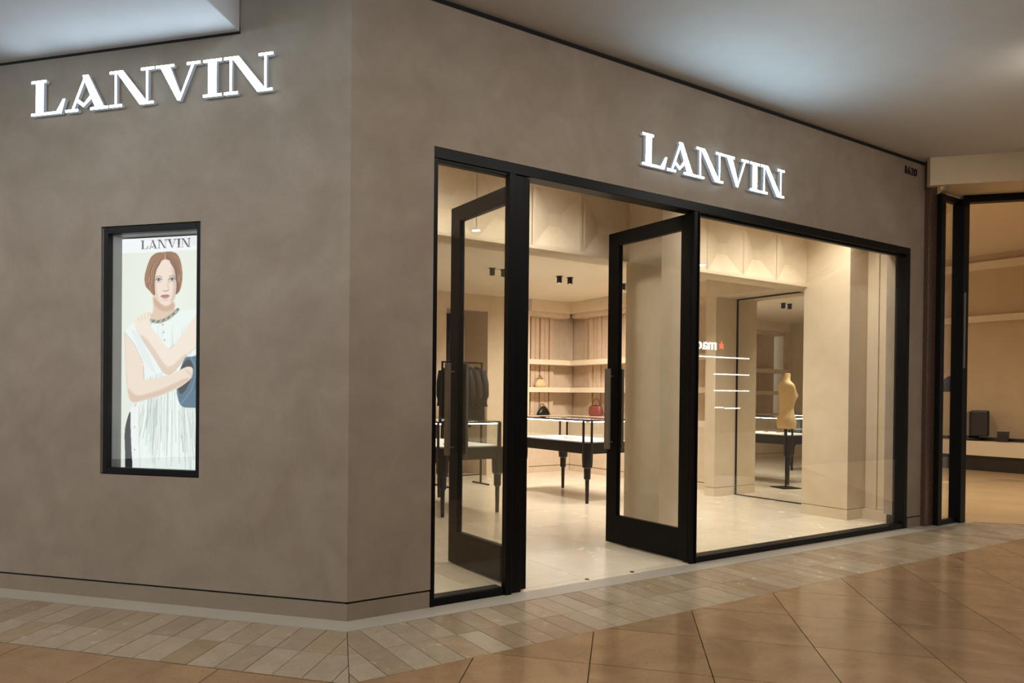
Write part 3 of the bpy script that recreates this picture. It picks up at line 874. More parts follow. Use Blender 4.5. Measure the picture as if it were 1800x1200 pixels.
# ================================================================== SHELVING
def shelving(label, root_loc, rz, length, slat_zone, end_post=True, ext=0.36, c0=0.0):
    """local x along the run, +y into the wall, front face at y=0"""
    r = empty('shelving_unit', root_loc, rz, label=label, cat='shelves', group=None)
    D = 0.36
    obj('base_cabinet', MB().box(0, length, 0.0, D, 0.12, 0.94), M['beige2'], r, bevel=0.003)
    obj('plinth', MB().box(0, length, 0.004, D, 0, 0.106), M['beige2'], r)
    obj('plinth_groove', MB().box(0, length, 0.012, D, 0.1, 0.125), M['store_grout'], r)
    for z in (2.05, 1.545, 1.03):
        obj('shelf', MB().box(0, length + ext, 0.0, D, z - 0.09, z), M['shelf'], r, bevel=0.003)
    obj('cornice', MB().box(c0, length, -0.06, D, 2.92, ZC), M['shelf'], r, bevel=0.004)
    obj('top_panel', MB().box(0, length, 0.03, D, 2.84, 2.92), M['beige2'], r)
    obj('back_panel', MB().box(0, length + (ext if ext else 0), D - 0.015, D, 0.94, 2.92), M['beige2'], r)
    if end_post: obj('end_post', MB().box(-0.045, 0.0, -0.01, D, 0.0, 2.92), M['shelf'], r, bevel=0.003)
    s0, s1 = slat_zone
    n = max(1, int((s1 - s0) / 0.108))
    w = (s1 - s0) / n
    for bay in ((2.05, 2.84), (1.545, 1.96), (1.03, 1.455)):
        for k in range(n):
            pr = 0.085 if k % 2 else 0.10
            obj('slat', MB().box(s0 + k * w + 0.009, s0 + (k + 1) * w - 0.009, D - 0.015 - pr, D - 0.012, bay[0], bay[1]), M['slat'], r, bevel=0.003)
    return r


shelving('beige shelving on the rear wall holding the cream and black handbags', (6.14, 6.1, 0), 0, 0.96, (0.0, 0.77), True)
shelving('beige shelving on the right wall holding the red handbag', (7.10, 6.1, 0), -math.pi / 2, 3.34, (0.22, 1.30), False, 0, 0.06)

shelving('beige shelving on the rear wall seen only in the mirror', (0.5, 6.1, 0), 0, 2.4, (0.7, 1.6), False, 0)

# ================================================================== HANDBAGS
M['cream_leather'] = solid('cream_leather', (214, 194, 146), 0.4, noise=0.08, scale=20, bump=0.3, bscale=30)
M['black_leather'] = solid('black_leather', (14, 12, 12), 0.35, noise=0.1, bump=0.2, bscale=40)
M['red_leather'] = solid('rust_red_leather', (132, 66, 54), 0.42, noise=0.12, scale=18, bump=0.2, bscale=50)
M['gold'] = solid('gold_metal', (206, 160, 84), 0.25, 1.0)


def arc(cx, z0, rx, rz, n=14, y=0.0, a0=0.0, a1=math.pi):
    return [(cx + rx * math.cos(a0 + (a1 - a0) * k / n), y, z0 + rz * math.sin(a0 + (a1 - a0) * k / n)) for k in range(n + 1)]


def handbag(loc, rz, label, prof, leather, metal, handle):
    r = empty('handbag', loc, rz, label=label, cat='handbag')
    secs = [(z, 0, 0, rx, ry) for z, rx, ry in prof]
    obj('body', MB().loft(secs, 28, True, 2.4), M[leather], r, smooth=True)
    zt = prof[-1][0]
    obj('clasp_frame', MB().tube(arc(0, zt - 0.012, prof[-1][1] + 0.006, 0.02), 0.006, 8), M[metal], r, smooth=True)
    hz, hrx, hrz, tilt = handle
    pts = [(x + tilt * (z - hz), y, z) for x, y, z in arc(0, hz, hrx, hrz, 18)]
    obj('handle', MB().tube(pts, 0.008, 8), M[metal if metal == 'gold' else leather], r, smooth=True)
    obj('clasp', MB().loft([(zt - 0.005, -0.01, 0, 0.012, 0.012), (zt + 0.012, -0.01, 0, 0.014, 0.014), (zt + 0.024, -0.01, 0, 0.005, 0.005)], 10), M[metal], r, smooth=True)
    return r


handbag((6.535, 6.27, 1.547), 0.1, 'cream gathered handbag with gold clasp on the rear shelf',
        [(0, .11, .05), (.01, .128, .06), (.05, .132, .066), (.09, .112, .06), (.125, .075, .045), (.15, .058, .03)], 'cream_leather', 'gold', (.14, .06, .07, -.5))
handbag((6.61, 6.27, 1.032), 0.0, 'black dome handbag with gold handle on the rear shelf',
        [(0, .13, .05), (.01, .148, .06), (.05, .135, .06), (.09, .105, .052), (.13, .072, .04), (.155, .045, .026)], 'black_leather', 'gold', (.135, .055, .075, -.6))
handbag((7.21, 5.53, 1.032), -math.pi / 2 + 0.15, 'rust red bucket handbag with dark handle on the right wall shelf',
        [(0, .10, .055), (.01, .128, .065), (.06, .148, .07), (.12, .142, .068), (.17, .125, .055), (.185, .118, .05)], 'red_leather', 'black_leather', (.175, .085, .14, .1))

# ================================================================== DISPLAY TABLES (vitrines)
M['ebony'] = solid('ebony_wood', (17, 14, 13), 0.32, noise=0.2, scale=20)
M['felt'] = solid('white_display_bed', (244, 240, 230), 0.6)
M['led'] = emit('vitrine_led', (1.0, 0.97, 0.93), 22)


def vitrine(loc, label):
    """local origin: front left corner on the floor; x width, y depth"""
    r = empty('display_table', loc, label=label, cat='display table', group='glass topped display tables')
    W, D = 0.86, 1.46; zt, zb, za = 1.085, 0.80, 0.645; n = 0.075
    pl = [(n, 0), (W - n, 0), (W, n), (W, D - n), (W - n, D), (n, D), (0, D - n), (0, n)]
    idn = lambda x, y, h: (x, y, h)
    obj('apron', MB().prism(pl, za, zb - 0.012, idn), M['ebony'], r, bevel=0.004)
    obj('display_bed', MB().prism([(0.03 + x * (W - .06) / W, 0.03 + y * (D - .06) / D) for x, y in pl], zb - 0.012, zb, idn), M['felt'], r)
    fr_ = MB()
    for k in range(8):
        p, q = np.array(pl[k]), np.array(pl[(k + 1) % 8])
        fr_.tube([(*p, zt - 0.008), (*q, zt - 0.008)], 0.011, 6)
    obj('top_frame', fr_, M['ebony'], r)
    obj('glass_top', MB().prism([(0.008 + x * (W - .016) / W, 0.008 + y * (D - .016) / D) for x, y in pl], zt - 0.006, zt, idn), M['clear'], r)
    for x, y in pl:
        obj('corner_post', MB().box(x - 0.011, x + 0.011, y - 0.011, y + 0.011, zb - 0.02, zt - 0.012), M['ebony'], r)
    for (x0, y0), (x1, y1) in [((n, 0.004), (W - n, 0.004)), ((0.004, n), (0.004, D - n)), ((W - 0.004, n), (W - 0.004, D - n)), ((n, D - 0.004), (W - n, D - 0.004))]:
        obj('side_glass', MB().box(min(x0, x1) - 0.002, max(x0, x1) + 0.002, min(y0, y1) - 0.002, max(y0, y1) + 0.002, zb, zt - 0.02), M['clear'], r)
    for y in (0.03, D - 0.03):
        obj('light_bar', MB().box(n, W - n, y - 0.006, y + 0.006, zt - 0.03, zt - 0.020), M['led'], r)
    for x in (0.03, W - 0.03):
        obj('light_bar', MB().box(x - 0.006, x + 0.006, n, D - n, zt - 0.03, zt - 0.020), M['led'], r)
    for x in (0.05, W - 0.05):
        for y in (0.05, D - 0.05):
            lg = MB().loft([(za - 0.1, x, y, .062, .062), (zb - 0.015, x, y, .066, .066)], 12, True, 3)
            lg.loft([(0.475, x, y, .058, .058), (za - 0.1, x, y, .062, .062)], 12, True, 3)
            lg.loft([(0.455, x, y, .040, .040), (0.475, x, y, .058, .058)], 12, True, 3)
            lg.loft([(0.325, x, y, .038, .038), (0.455, x, y, .040, .040)], 12, True, 3)
            lg.loft([(0.305, x, y, .024, .024), (0.325, x, y, .038, .038)], 12, True, 3)
            lg.loft([(0.0, x, y, .019, .019), (0.305, x, y, .024, .024)], 12, True, 3)
            obj('leg', lg, M['ebony'], r)
    return r


vitrine((2.36, 2.83, 0), 'black glass topped display table behind the left door')
vitrine((4.55, 2.84, 0), 'black glass topped display table in the middle of the doorway')


def jewel(x, y, kind, label):
    r = MB()
    if kind == 'ring':
        r.tube([(0.022 * math.cos(t * 2 * math.pi / 16), 0.022 * math.sin(t * 2 * math.pi / 16), 0.004) for t in range(16)], 0.004, 6, True)
    elif kind == 'chain':
        for k in range(9):
            a_ = math.pi * (0.1 + 0.8 * k / 8)
            cx, cy = 0.07 * math.cos(a_), 0.09 * math.sin(a_)
            r.tube([(cx + 0.011 * math.cos(t * 2 * math.pi / 10), cy + 0.008 * math.sin(t * 2 * math.pi / 10), 0.004) for t in range(10)], 0.003, 5, True)
    else:
        r.loft([(0.0, 0, 0, .018, .012), (0.012, 0, 0, .026, .018), (0.02, 0, 0, .018, .012)], 12)
        r.tube([(0.03 * math.cos(t * 2 * math.pi / 16) + .04, 0.03 * math.sin(t * 2 * math.pi / 16), 0.004) for t in range(16)], 0.003, 6, True)
    obj('jewellery', r, M['gold'], loc=(x, y, 0.801), smooth=True, label=label, cat='jewellery', group='gold jewellery in the display tables')


jewel(4.82, 3.35, 'chain', 'gold chain necklace lying nearest the front of the middle display table')
jewel(4.86, 3.62, 'brooch', 'gold brooch with ring in the middle display table')
jewel(4.78, 3.86, 'chain', 'gold chain necklace at the rear of the middle display table')
jewel(5.12, 3.15, 'ring', 'gold ring at the front right of the middle display table')
jewel(2.60, 3.15, 'brooch', 'gold brooch with ring in the display table behind the left door')
jewel(2.86, 3.35, 'chain', 'gold chain necklace in the display table behind the left door')

# ================================================================== GARMENT RACK
M['black_cloth'] = solid('black_cloth', (9, 8, 9), 0.85, noise=0.2, scale=16, bump=0.4, bscale=24)
M['cream_cloth'] = solid('cream_cloth', (214, 196, 168), 0.8, noise=0.1)
rk = empty('garment_rack', (4.14, 5.2, 0), label='black metal clothes rail behind the left display table', cat='clothes rack')
for s in (-0.36, 0.36):
    obj('upright', MB().box(s - 0.012, s + 0.012, -0.012, 0.012, 0.02, 1.88), M['black'], rk)
    obj('foot', MB().box(s - 0.015, s + 0.015, -0.22, 0.22, 0.0, 0.022), M['black'], rk)
obj('rail', MB().box(-0.372, 0.372, -0.012, 0.012, 1.88, 1.905), M['black'], rk)
obj('low_bar', MB().box(-0.35, 0.35, -0.008, 0.008, 0.14, 0.156), M['black'], rk)
labs = ['black coat at the left end of the clothes rail', 'black jacket second from the left on the clothes rail', 'cream collared black coat in the middle of the clothes rail',
        'black jacket second from the right on the clothes rail', 'black coat at the right end of the clothes rail']
for k in range(5):
    x = 4.14 - 0.26 + 0.13 * k
    g_ = empty('hanging_coat', (x, 5.2, 1.88), random.uniform(-0.08, 0.08), label=labs[k], cat='coat', group='coats on the clothes rail')
    ln = (0.95, 0.72, 0.98, 0.70, 0.92)[k]
    secs = []
    for z, w in [(-ln, .25), (-ln + .03, .255), (-ln * .6, .235), (-ln * .35, .22), (-.22, .225), (-.13, .22), (-.09, .16), (-.065, .07), (-.05, .05)]:
        secs.append((z, 0.0, 0.0, 0.042 if z < -.1 else 0.03, w))
    obj('coat_body', MB().loft(secs, 20), M['black_cloth'], g_, smooth=True)
    for s in (-1, 1):
        obj('sleeve', MB().tube([(0, s * .19, -.12), (0.01, s * .25, -.30), (0.015, s * .265, -.50), (0.01, s * .26, -.66)], [.045, .05, .045, .04], 10), M['black_cloth'], g_, smooth=True)
    if k == 2:
        obj('collar', MB().loft([(-.12, 0, 0, .045, .09), (-.05, 0, 0, .04, .065), (-.03, 0, 0, .03, .05)], 14), M['cream_cloth'], g_, smooth=True)
    obj('hanger', MB().tube([(0, 0, -.06), (0, 0, 0.0), (0, .018, .022), (0, 0, .042), (0, -.016, .03)], .003, 6), M['bronze'], g_)

# ================================================================== DRESS FORM
M['linen'] = solid('cream_linen', (228, 200, 148), 0.75, noise=0.06, scale=30, bump=0.15, bscale=200)
fr2 = empty('dress_form', (5.72, 2.69, 0), math.atan2(-0.35, -0.94), label='headless cream linen dress form on a black stand, reflected in the mirror', cat='mannequin')
keys = [(0.92, 0, .112, .150), (0.95, 0, .118, .158), (1.02, 0, .120, .166), (1.08, -.004, .112, .160), (1.16, -.002, .090, .136), (1.22, 0, .080, .122), (1.28, .004, .086, .128), (1.36, .010, .100, .145),
        (1.43, .016, .108, .156), (1.50, .006, .098, .162), (1.56, -.006, .082, .168), (1.605, -.012, .068, .158), (1.635, -.014, .058, .110), (1.66, -.012, .052, .066), (1.70, -.006, .048, .052), (1.755, .004, .047, .050), (1.762, .004, .040, .044)]
kz = np.array([k[0] for k in keys]); zz = np.linspace(0.92, 1.762, 64)
tor = MB(); seg = 40; P = []; F = []
for z in zz:
    cx_, rx_, ry_ = (np.interp(z, kz, [k[i] for k in keys]) for i in (1, 2, 3))
    for k in range(seg):
        a_ = 2 * math.pi * k / seg
        x, y = cx_ + rx_ * math.cos(a_), ry_ * math.sin(a_)
        if math.cos(a_) > 0:
            for s in (-1, 1):
                x += 0.034 * math.exp(-((y - s * 0.072) / 0.045) ** 2 - ((z - 1.425) / 0.055) ** 2)
        else:
            x -= 0.008 * math.exp(-((z - 1.02) / 0.08) ** 2) * abs(math.cos(a_))
        P.append((x, y, z))
for i in range(len(zz) - 1):
    for k in range(seg):
        k2 = (k + 1) % seg
        F.append((i * seg + k, i * seg + k2, (i + 1) * seg + k2, (i + 1) * seg + k))
F.append(tuple(range(seg))[::-1]); F.append(tuple(range((len(zz) - 1) * seg, len(zz) * seg)))
tor.add(P, F)
obj('torso', tor, M['linen'], fr2, smooth=True)
obj('neck_cap', MB().loft([(1.756, .004, 0, .046, .049), (1.768, .004, 0, .040, .043), (1.774, .004, 0, .02, .022)], 20), M['linen'], fr2, smooth=True)
obj('pole', MB().cyl(0, 0, 0.012, 0.93, 0.013, 12), M['black'], fr2)
obj('base_plate', MB().box(-0.16, 0.16, -0.16, 0.16, 0, 0.012), M['black'], fr2, bevel=0.002)


# ================================================================== LAMPS
def add_spot(name, parent, loc, watts, angle, blend=0.6, col=WARM, size=0.12, aim=None):
    ld_ = bpy.data.lights.new(name, 'SPOT')
    ld_.energy = watts; ld_.spot_size = math.radians(angle); ld_.spot_blend = blend; ld_.color = col; ld_.shadow_soft_size = size
    o = bpy.data.objects.new(name, ld_); COL.objects.link(o)
    if parent: o.parent = parent
    o.location = loc
    if aim is not None:
        o.rotation_euler = Vector(aim).to_track_quat('-Z', 'Y').to_euler()
    return o


def ceiling_spot(x, y, label, watts=STORE_SPOT_W, aim=None):
    r = empty('ceiling_spotlight', (x, y, ZC), label=label, cat='spotlight', group='black store ceiling spotlights')
    obj('flange', MB().cyl(0, 0, -0.004, 0.0, 0.052, 18), M['lamp_black'], r)
    hs = MB()
    hs.loft([(-0.095, 0, 0, .036, .036), (-0.004, 0, 0, .036, .036)], 18, False)
    hs.loft([(-0.004, 0, 0, .031, .031), (-0.095, 0, 0, .031, .031)], 18, False)
    hs.loft([(-0.095, 0, 0, .031, .031), (-0.0951, 0, 0, .036, .036)], 18, False)
    obj('housing', hs, M['lamp_black'], r)
    obj('lens', MB().cyl(0, 0, -0.02, -0.016, 0.030, 14), M['lamp_warm'], r)
    add_spot('lamp', r, (0, 0, -0.105), watts, 120, 0.9, aim=aim)


SP = [(3.79, 'black ceiling spotlight above the left door, left of its pair'), (3.98, 'black ceiling spotlight above the left door, right of its pair'),
      (4.97, 'black ceiling spotlight in the doorway, left of its pair'), (5.17, 'black ceiling spotlight in the doorway, right of its pair'),
      (6.05, 'black ceiling spotlight behind the right door, left of its pair'), (6.24, 'black ceiling spotlight behind the right door, right of its pair')]
for x, lb in SP:
    ceiling_spot(x, 3.92, lb, aim=(0.3, 0.55, -1) if x > 4.5 else (0.1, 0.2, -1))
ceiling_spot(5.45, 2.2, 'added unseen black spotlight brightening the mirror side, left of its pair')  # unseen pair, added to brighten the mirror side of the store
ceiling_spot(5.64, 2.2, 'added unseen black spotlight brightening the mirror side, right of its pair')


def downlight(x, y, z, label, watts, col, mat, angle=150, r0=0.06, group='recessed downlights', disc=False):
    r = empty('downlight', (x, y, z), label=label, cat='downlight', group=group)
    ring = MB(); n = 20
    P = []; F = []
    for k in range(n):
        a_ = 2 * math.pi * k / n
        for rr, zz_ in ((r0, -0.001), (r0 + 0.018, -0.001), (r0 + 0.018, -0.006), (r0, -0.006)):
            P.append((rr * math.cos(a_), rr * math.sin(a_), zz_))
    for k in range(n):
        k2 = (k + 1) % n
        for q in range(4):
            F.append((k * 4 + q, k * 4 + (q + 1) % 4, k2 * 4 + (q + 1) % 4, k2 * 4 + q))
    ring.add(P, F)
    obj('trim_ring', ring, M['soffit'], r)
    obj('lens', MB().cyl(0, 0, -0.003, -0.0005, r0, 20), M[mat], r)
    if disc:
        la = bpy.data.lights.new('lamp', 'AREA'); la.shape = 'DISK'; la.size = 2 * r0; la.energy = watts / 4; la.color = col
        lo_ = bpy.data.objects.new('lamp', la); COL.objects.link(lo_); lo_.parent = r; lo_.location = (0, 0, -0.009)
    else:
        add_spot('lamp', r, (0, 0, -0.03), watts, angle, 0.8, col, 0.12)


for x, lb in [(1.0, 'recessed lamp behind the narrow pane'), (2.2, 'recessed lamp behind the open doorway'), (4.3, 'recessed lamp behind the left of the wide window'), (5.2, 'recessed lamp behind the wide window'), (5.95, 'recessed lamp behind the right end of the wide window')]:
    downlight(x, 0.46, 3.6, lb, FRONT_ZONE_W, WARM, 'lamp_warm', 140, 0.05, 'entry downlights')
MW = (1.0, 0.94, 0.86)
for x, y, lb in [(4.459, -5.286, 'mall downlight mirrored in the narrow pane'), (9.859, -5.284, 'mall downlight mirrored in the wide window'), (-0.94, -5.285, 'mall downlight behind the viewer'),
                 (1.6, -2.3, 'added unseen downlight above the tiles before the doors'), (5.0, -2.3, 'added unseen downlight above the tiles before the wide window'), (-1.2, -2.3, 'added unseen downlight above the tiles before the corner')]:  # this nearer row is added out of view to light wall and floor
    downlight(x, y, HC, lb, MALL_DOWNLIGHT_W, MW, 'lamp_white', 172, 0.055, 'mall downlights', True)

for l, lb in [(1.5, 'added unseen soffit downlight in front of the poster wall'), (3.6, 'added unseen soffit downlight left of the poster wall')]:  # both added out of view to light the left wall
    q = Lm(l, 2.2, 3.69)
    downlight(q[0], q[1], 3.69, lb, MALL_DOWNLIGHT_W, MW, 'lamp_white', 172, 0.055, 'mall downlights', True)



def fill_washer(x, y, z, aim, label, watts=WASH_W, col=(1.0, 0.95, 0.89)):  # fill lamp added out of view to brighten the upper walls
    r = empty('fill_washer', (x, y, z), label=label, cat='spotlight', group='added fill spotlights aimed at the walls')
    obj('base', MB().cyl(0, 0, -0.012, 0.0, 0.05, 18), M['soffit'], r)
    a3 = Vector(aim).normalized()
    obj('head', MB().tube([Vector((0, 0, -0.05)) - a3 * 0.04, Vector((0, 0, -0.05)) + a3 * 0.06], 0.04, 14), M['soffit'], r)
    obj('arm', MB().tube([(0, 0, -0.05), (0, 0, -0.01)], 0.01, 8), M['soffit'], r)
    add_spot('lamp', r, Vector((0, 0, -0.05)) + a3 * 0.08, watts, 150, 1.0, col, 0.10, aim)


for x, lb in [(0.3, 'added fill spotlight facing the narrow pane'), (2.6, 'added fill spotlight facing the doors'), (5.0, 'added fill spotlight facing the wide window')]:
    fill_washer(x, -2.15, HC, (0, 1, -0.12), lb)
for l, zz_, lb in [(0.2, HC, 'added fill spotlight facing the corner of the poster wall'), (2.3, 3.69, 'added fill spotlight facing the left sign')]:  # added cool fill that greys the warm plaster
    q = Lm(l, 2.3, zz_)
    fill_washer(q[0], q[1], zz_, (S2, S2, -0.12), lb, 52, (0.52, 0.78, 1.0))

# ================================================================== HOUSE NUMBER
def text_mesh(body, size, depth):
    cu_ = bpy.data.curves.new('txt', 'FONT'); cu_.body = body; cu_.size = size; cu_.extrude = depth
    o = bpy.data.objects.new('txt', cu_); COL.objects.link(o)
    dg = bpy.context.evaluated_depsgraph_get(); dg.update()
    me_ = bpy.data.meshes.new_from_object(o.evaluated_get(dg))
    bpy.data.objects.remove(o)
    return me_


hn = empty('house_number', (6.395, -0.001, 3.805), label='small dark address number at the top right of the front wall', cat='number')
for i, ch in enumerate('1620'):
    m_ = text_mesh(ch, 0.118, 0.004)
    co = np.array([v.co for v in m_.vertices]); w = np.ptp(co[:, 0])
    o = obj('digit', m_, M['digit'], hn)
    o.rotation_euler = (math.pi / 2, 0, 0)
    o.location = ((0, 0.05, 0.115, 0.18)[i] - co[:, 0].min() * 0.9 * 0.05 / w if False else (0.0, 0.052, 0.118, 0.184)[i], -0.004, 0)
    tw = 0.03 if ch == '1' else 0.055
    o.scale = (tw / w, 1, 1)
    o.location.x -= co[:, 0].min() * tw / w

# ================================================================== NEIGHBOURING SHOP
pil = obj('pilaster', MB().box(6.82, 6.985, -0.05, 0.24, 0, HC), M['granite'], bevel=0.004, label='dark brown granite pilaster at the right end of the storefront', cat='pilaster', kind='structure')
NP = np.array([7.48, -0.07]); ND = np.array([S2, -S2]); NN = np.array([S2, S2])
w4 = empty('window_4', (6.985, -0.1, 0), label='narrow black framed glass of the neighbouring shop by the pilaster', cat='window', kind='structure')
wpart(w4, 'jamb', 6.985, 7.07, -0.10, 0.0, 0, 3.66)
wpart(w4, 'corner_post', 7.42, 7.54, -0.13, -0.01, 0, 3.66)
wpart(w4, 'bottom_rail', 7.07, 7.42, -0.09, -0.03, 0, 0.05)
wpart(w4, 'head_rail', 7.07, 7.42, -0.09, -0.03, 3.60, 3.66)
wpart(w4, 'pane', 7.07, 7.42, -0.065, -0.055, 0.05, 3.60, 'glass', 0)
wpart(w4, 'pull_handle', 7.425, 7.437, -0.15, -0.13, 1.75, 2.6, 'bronze', 0.003)


def Nm(s, t, z):
    p = NP + ND * s + NN * t
    return (p[0], p[1], z)


obj('trim_6', MB().box(0.0, 6, -0.05, 0.05, 3.62, 3.70, Nm), M['black'], label='black header over the neighbouring shop opening', cat='trim', kind='structure')
M['n_beige'] = solid('neighbour_beige', (196, 166, 126), 0.7, noise=0.04, scale=3)
M['n_cream'] = solid('neighbour_cream', (222, 198, 160), 0.6, noise=0.03)
M['n_floor'] = solid('neighbour_floor', (190, 158, 112), 0.3, noise=0.10, scale=2)
M['n_dark'] = solid('neighbour_dark', (38, 30, 26), 0.35, noise=0.2)
M['n_brown'] = solid('neighbour_brown_panel', (150, 118, 84), 0.6, noise=0.06, scale=4)
# fascia standing forward of the shop glass, with its soffit
obj('wall_neighbour_fascia', MB().box(-0.52, 6, -0.56, -0.48, 3.70, HC, lambda s, t, z: Nm(s, t, z)), M['n_cream'], label='cream fascia band over the neighbouring shop', cat='wall', kind='structure')
obj('trim_7', MB().box(-0.30, 6, -0.48, 0.05, 3.70, 3.73, Nm), M['n_cream'], label='cream soffit under the neighbouring shop fascia', cat='trim', kind='structure')
obj('floor_neighbour', MB().add([(7.08, -0.02, 0.002), (7.5, -0.04, 0.002), (12.06, -4.6, 0.002), (19.5, -4.6, 0.002), (19.5, 9, 0.002), (7.68, 9, 0.002), (7.68, 2.66, 0.002), (7.28, 2.64, 0.002)], [(0, 1, 2, 3, 4, 5, 6, 7)]), M['n_floor'], label='polished tan floor of the neighbouring shop', cat='floor', kind='structure')
obj('ceiling_neighbour', MB().box(7.27, 20, -6, 9, 4.30, 4.4), M['n_cream'], label='cream ceiling of the neighbouring shop', cat='ceiling', kind='structure')
obj('wall_neighbour_left', MB().box(7.23, 7.27, 0.05, 2.69, 0, 4.3).box(7.27, 7.66, 2.65, 2.69, 0, 4.3).box(7.62, 7.66, 2.69, 9, 0, 4.3), M['n_cream'], label='cream side wall of the neighbouring shop', cat='wall', kind='structure')
# curved rear wall
ck = (21.0, 3.0); n = 26


def curve_band(r0, r1, z0, z1):
    mb = MB(); P = []; F = []
    for k in range(n + 1):
        a_ = math.radians(120 + 110 * k / n)
        for rr, z in ((r0, z0), (r1, z0), (r1, z1), (r0, z1)):
            P.append((ck[0] + rr * math.cos(a_), ck[1] + rr * math.sin(a_) * 1.35, z))
    for k in range(n):
        for q in range(4):
            F.append((k * 4 + q, k * 4 + (q + 1) % 4, (k + 1) * 4 + (q + 1) % 4, (k + 1) * 4 + q))
    mb.add(P, F)
    return mb


RW = 6.0
nwall = obj('wall_neighbour_back', curve_band(RW, RW - 0.2, 0, 4.3), M['n_beige'], label='curved tan rear wall of the neighbouring shop', cat='wall', kind='structure')
obj('cornice', curve_band(RW + 0.12, RW, 2.95, 3.08), M['n_cream'], nwall)
obj('top_cornice', curve_band(RW + 0.10, RW, 4.0, 4.16), M['n_cream'], nwall)
bench = empty('curved_bench', (14.7, 2.4, 0), label='long curved cream bench with dark plinth in the neighbouring shop', cat='bench')
for nm, r0, r1, z0, z1, mt in [('plinth', RW + 0.52, RW + 0.02, 0.003, 0.30, 'n_dark'), ('seat', RW + 0.60, RW + 0.02, 0.30, 0.58, 'n_cream'), ('rear_rail', RW + 0.2, RW + 0.02, 0.58, 0.64, 'n_dark')]:
    o = obj(nm, curve_band(r0, r1, z0, z1), M[mt], bench); o.location = (-14.7, -2.4, 0)


def onplane_x(u, v, x):
    """scene point seen at pixel (u,v) on the plane X = x"""
    dr = _r * (u - CX) / FPX + _d * (v - CY) / FPX + _f
    t = (x - CAM[0]) / dr[0]
    return CAM + t * dr




def bench_point(u, rr=0.35):
    best = min(((abs((project((ck[0] + (RW + rr) * math.cos(t), ck[1] + (RW + rr) * math.sin(t) * 1.35, 0.6)) or (9e9, 0))[0] - u), t) for t in np.linspace(math.radians(121), math.radians(229), 2000)))
    return ck[0] + (RW + rr) * math.cos(best[1]), ck[1] + (RW + rr) * math.sin(best[1]) * 1.35


p = bench_point(1716)
cs = empty('display_case', (p[0], p[1], 0.58), 0.35, label='dark boxy display case standing on the neighbouring bench', cat='display case')
obj('case_body', MB().box(-0.16, 0.16, -0.20, 0.10, 0.09, 0.60), M['n_dark'], cs, bevel=0.03)
obj('side_panel', MB().box(-0.165, 0.165, 0.10, 0.26, 0.09, 0.58), M['bronze'], cs, bevel=0.02)
obj('case_foot', MB().loft([(0.0, 0, .05, .10, .12), (0.09, 0, .05, .07, .09)], 16), M['n_dark'], cs, smooth=True)
p = bench_point(1763.5)
bx_ = empty('storage_box', (p[0], p[1], 0.58), 0.2, label='small dark lidded box on the neighbouring bench', cat='box')
obj('box_body', MB().box(-0.09, 0.09, -0.08, 0.08, 0, 0.17), M['n_dark'], bx_, bevel=0.006)
obj('lid', MB().box(-0.095, 0.095, -0.085, 0.085, 0.17, 0.20), M['n_dark'], bx_, bevel=0.006)
p = onplane_x(1674, 672, 11.6)
spk = empty('wall_speaker', (p[0], p[1], 0), 0.0, label='black angled box on a thin stand seen through the narrow neighbouring glass', cat='speaker')
obj('cabinet', MB().prism([(-0.10, 1.52), (0.10, 1.52), (0.10, 1.78), (-0.03, 1.78), (-0.10, 1.72)], -0.08, 0.08, lambda y, z, h: (h, -y, z)), M['lamp_black'], spk, bevel=0.006)
obj('stand', MB().cyl(0, 0, 0, 1.52, 0.012, 8), M['n_cream'], spk)
obj('stand_base', MB().cyl(0, 0, 0.002, 0.02, 0.12, 16), M['n_cream'], spk)
pn = onplane_x(1790, 690, 14.75)
downlight(*[(onplane_x(1780, 373, 10.3))[i] for i in (0, 1)], 4.30, 'round lamp in the neighbouring shop ceiling', NEIGHBOUR_W, WARM, 'lamp_white', 160, 0.09, 'neighbour downlights')
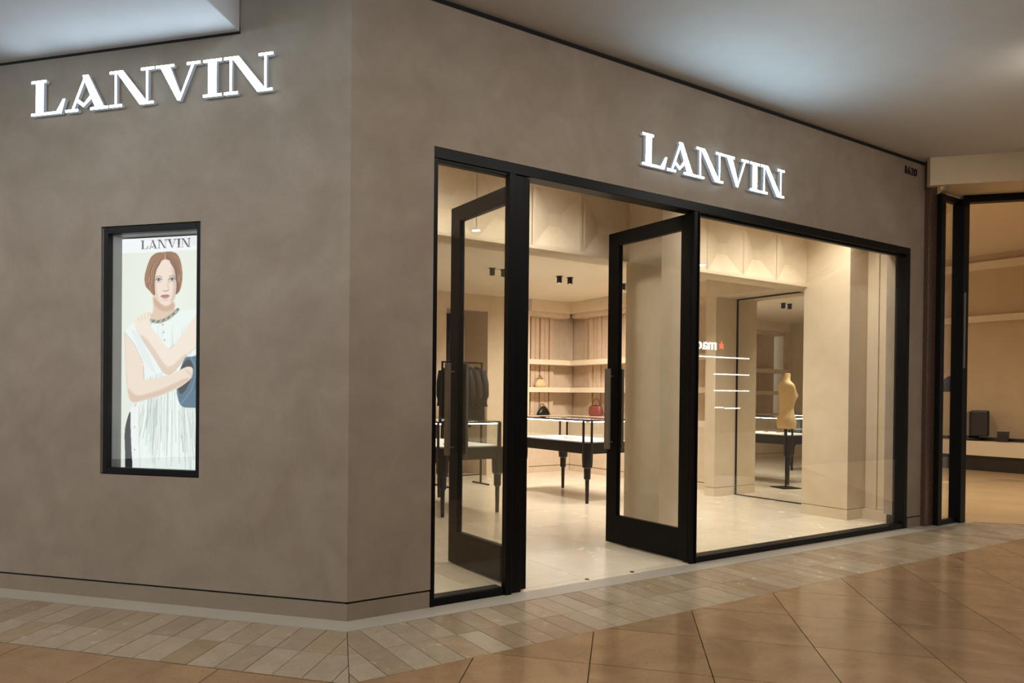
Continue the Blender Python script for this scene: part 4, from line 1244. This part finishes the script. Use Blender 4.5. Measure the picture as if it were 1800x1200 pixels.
downlight(9.5, 2.2, 4.30, 'hidden lamp in the neighbouring shop ceiling', NEIGHBOUR_W, WARM, 'lamp_white', 160, 0.09, 'neighbour downlights')

# ================================================================== ACROSS THE MALL (seen mirrored in the wide window)
M['far_brown'] = solid('far_side_brown', (92, 76, 60), 0.7, noise=0.08, scale=1)
M['opp_dark'] = solid('opposite_front_dark', (40, 36, 33), 0.6)
M['opp_white'] = emit('opposite_sign_white', (1, 0.98, 0.94), 9)
M['opp_red'] = emit('opposite_star_red', (1.0, 0.10, 0.06), 6)
obj('wall_opposite', MB().box(-18, 50, -14.6, -14.3, 0, 9.0), M['far_brown'], label='brown wall on the far side of the mall', cat='wall', kind='structure')
opf = empty('opposite_storefront', (21.8, -14.09, 0), label='dark storefront across the mall mirrored in the wide window', cat='storefront')
obj('facade', MB().box(-2.4, 2.4, -0.2, 0.0, 0, 4.0), M['opp_dark'], opf)
for x0, x1, z in [(20.0, 23.53, 2.945), (21.44, 23.54, 2.285), (21.45, 23.54, 1.645), (21.53, 21.98, 0.985), (22.1, 23.0, 0.955)]:
    obj('light_strip', MB().box(x0 - 21.8, x1 - 21.8, 0.0, 0.05, z - 0.022, z + 0.022), M['opp_white'], opf)
osn = empty('lit_sign', (21.72, -14.0, 3.19), math.pi, label='white lettered sign with red star mirrored in the wide window', cat='sign')
st = []
for k in range(10):
    rr = 0.17 if k % 2 == 0 else 0.07
    a_ = math.pi / 2 + k * math.pi / 5
    st.append((rr * math.cos(a_), 0.2 + rr * math.sin(a_)))
obj('star', MB().prism(st, 0.02, 0.06, lambda x, z, h: (x, -h, z)), M['opp_red'], osn)
x = 0.32
for ch, w in zip('macys', (0.50, 0.33, 0.33, 0.36, 0.32)):
    m_ = text_mesh(ch, 0.62, 0.02)
    co = np.array([v.co for v in m_.vertices])
    o = obj('letter', m_, M['opp_white'], osn); o.rotation_euler = (math.pi / 2, 0, 0)
    sc_ = (w - 0.05) / np.ptp(co[:, 0]); o.scale = (sc_, 1, 1)
    o.location = (x - co[:, 0].min() * sc_, -0.04, 0.02); x += w
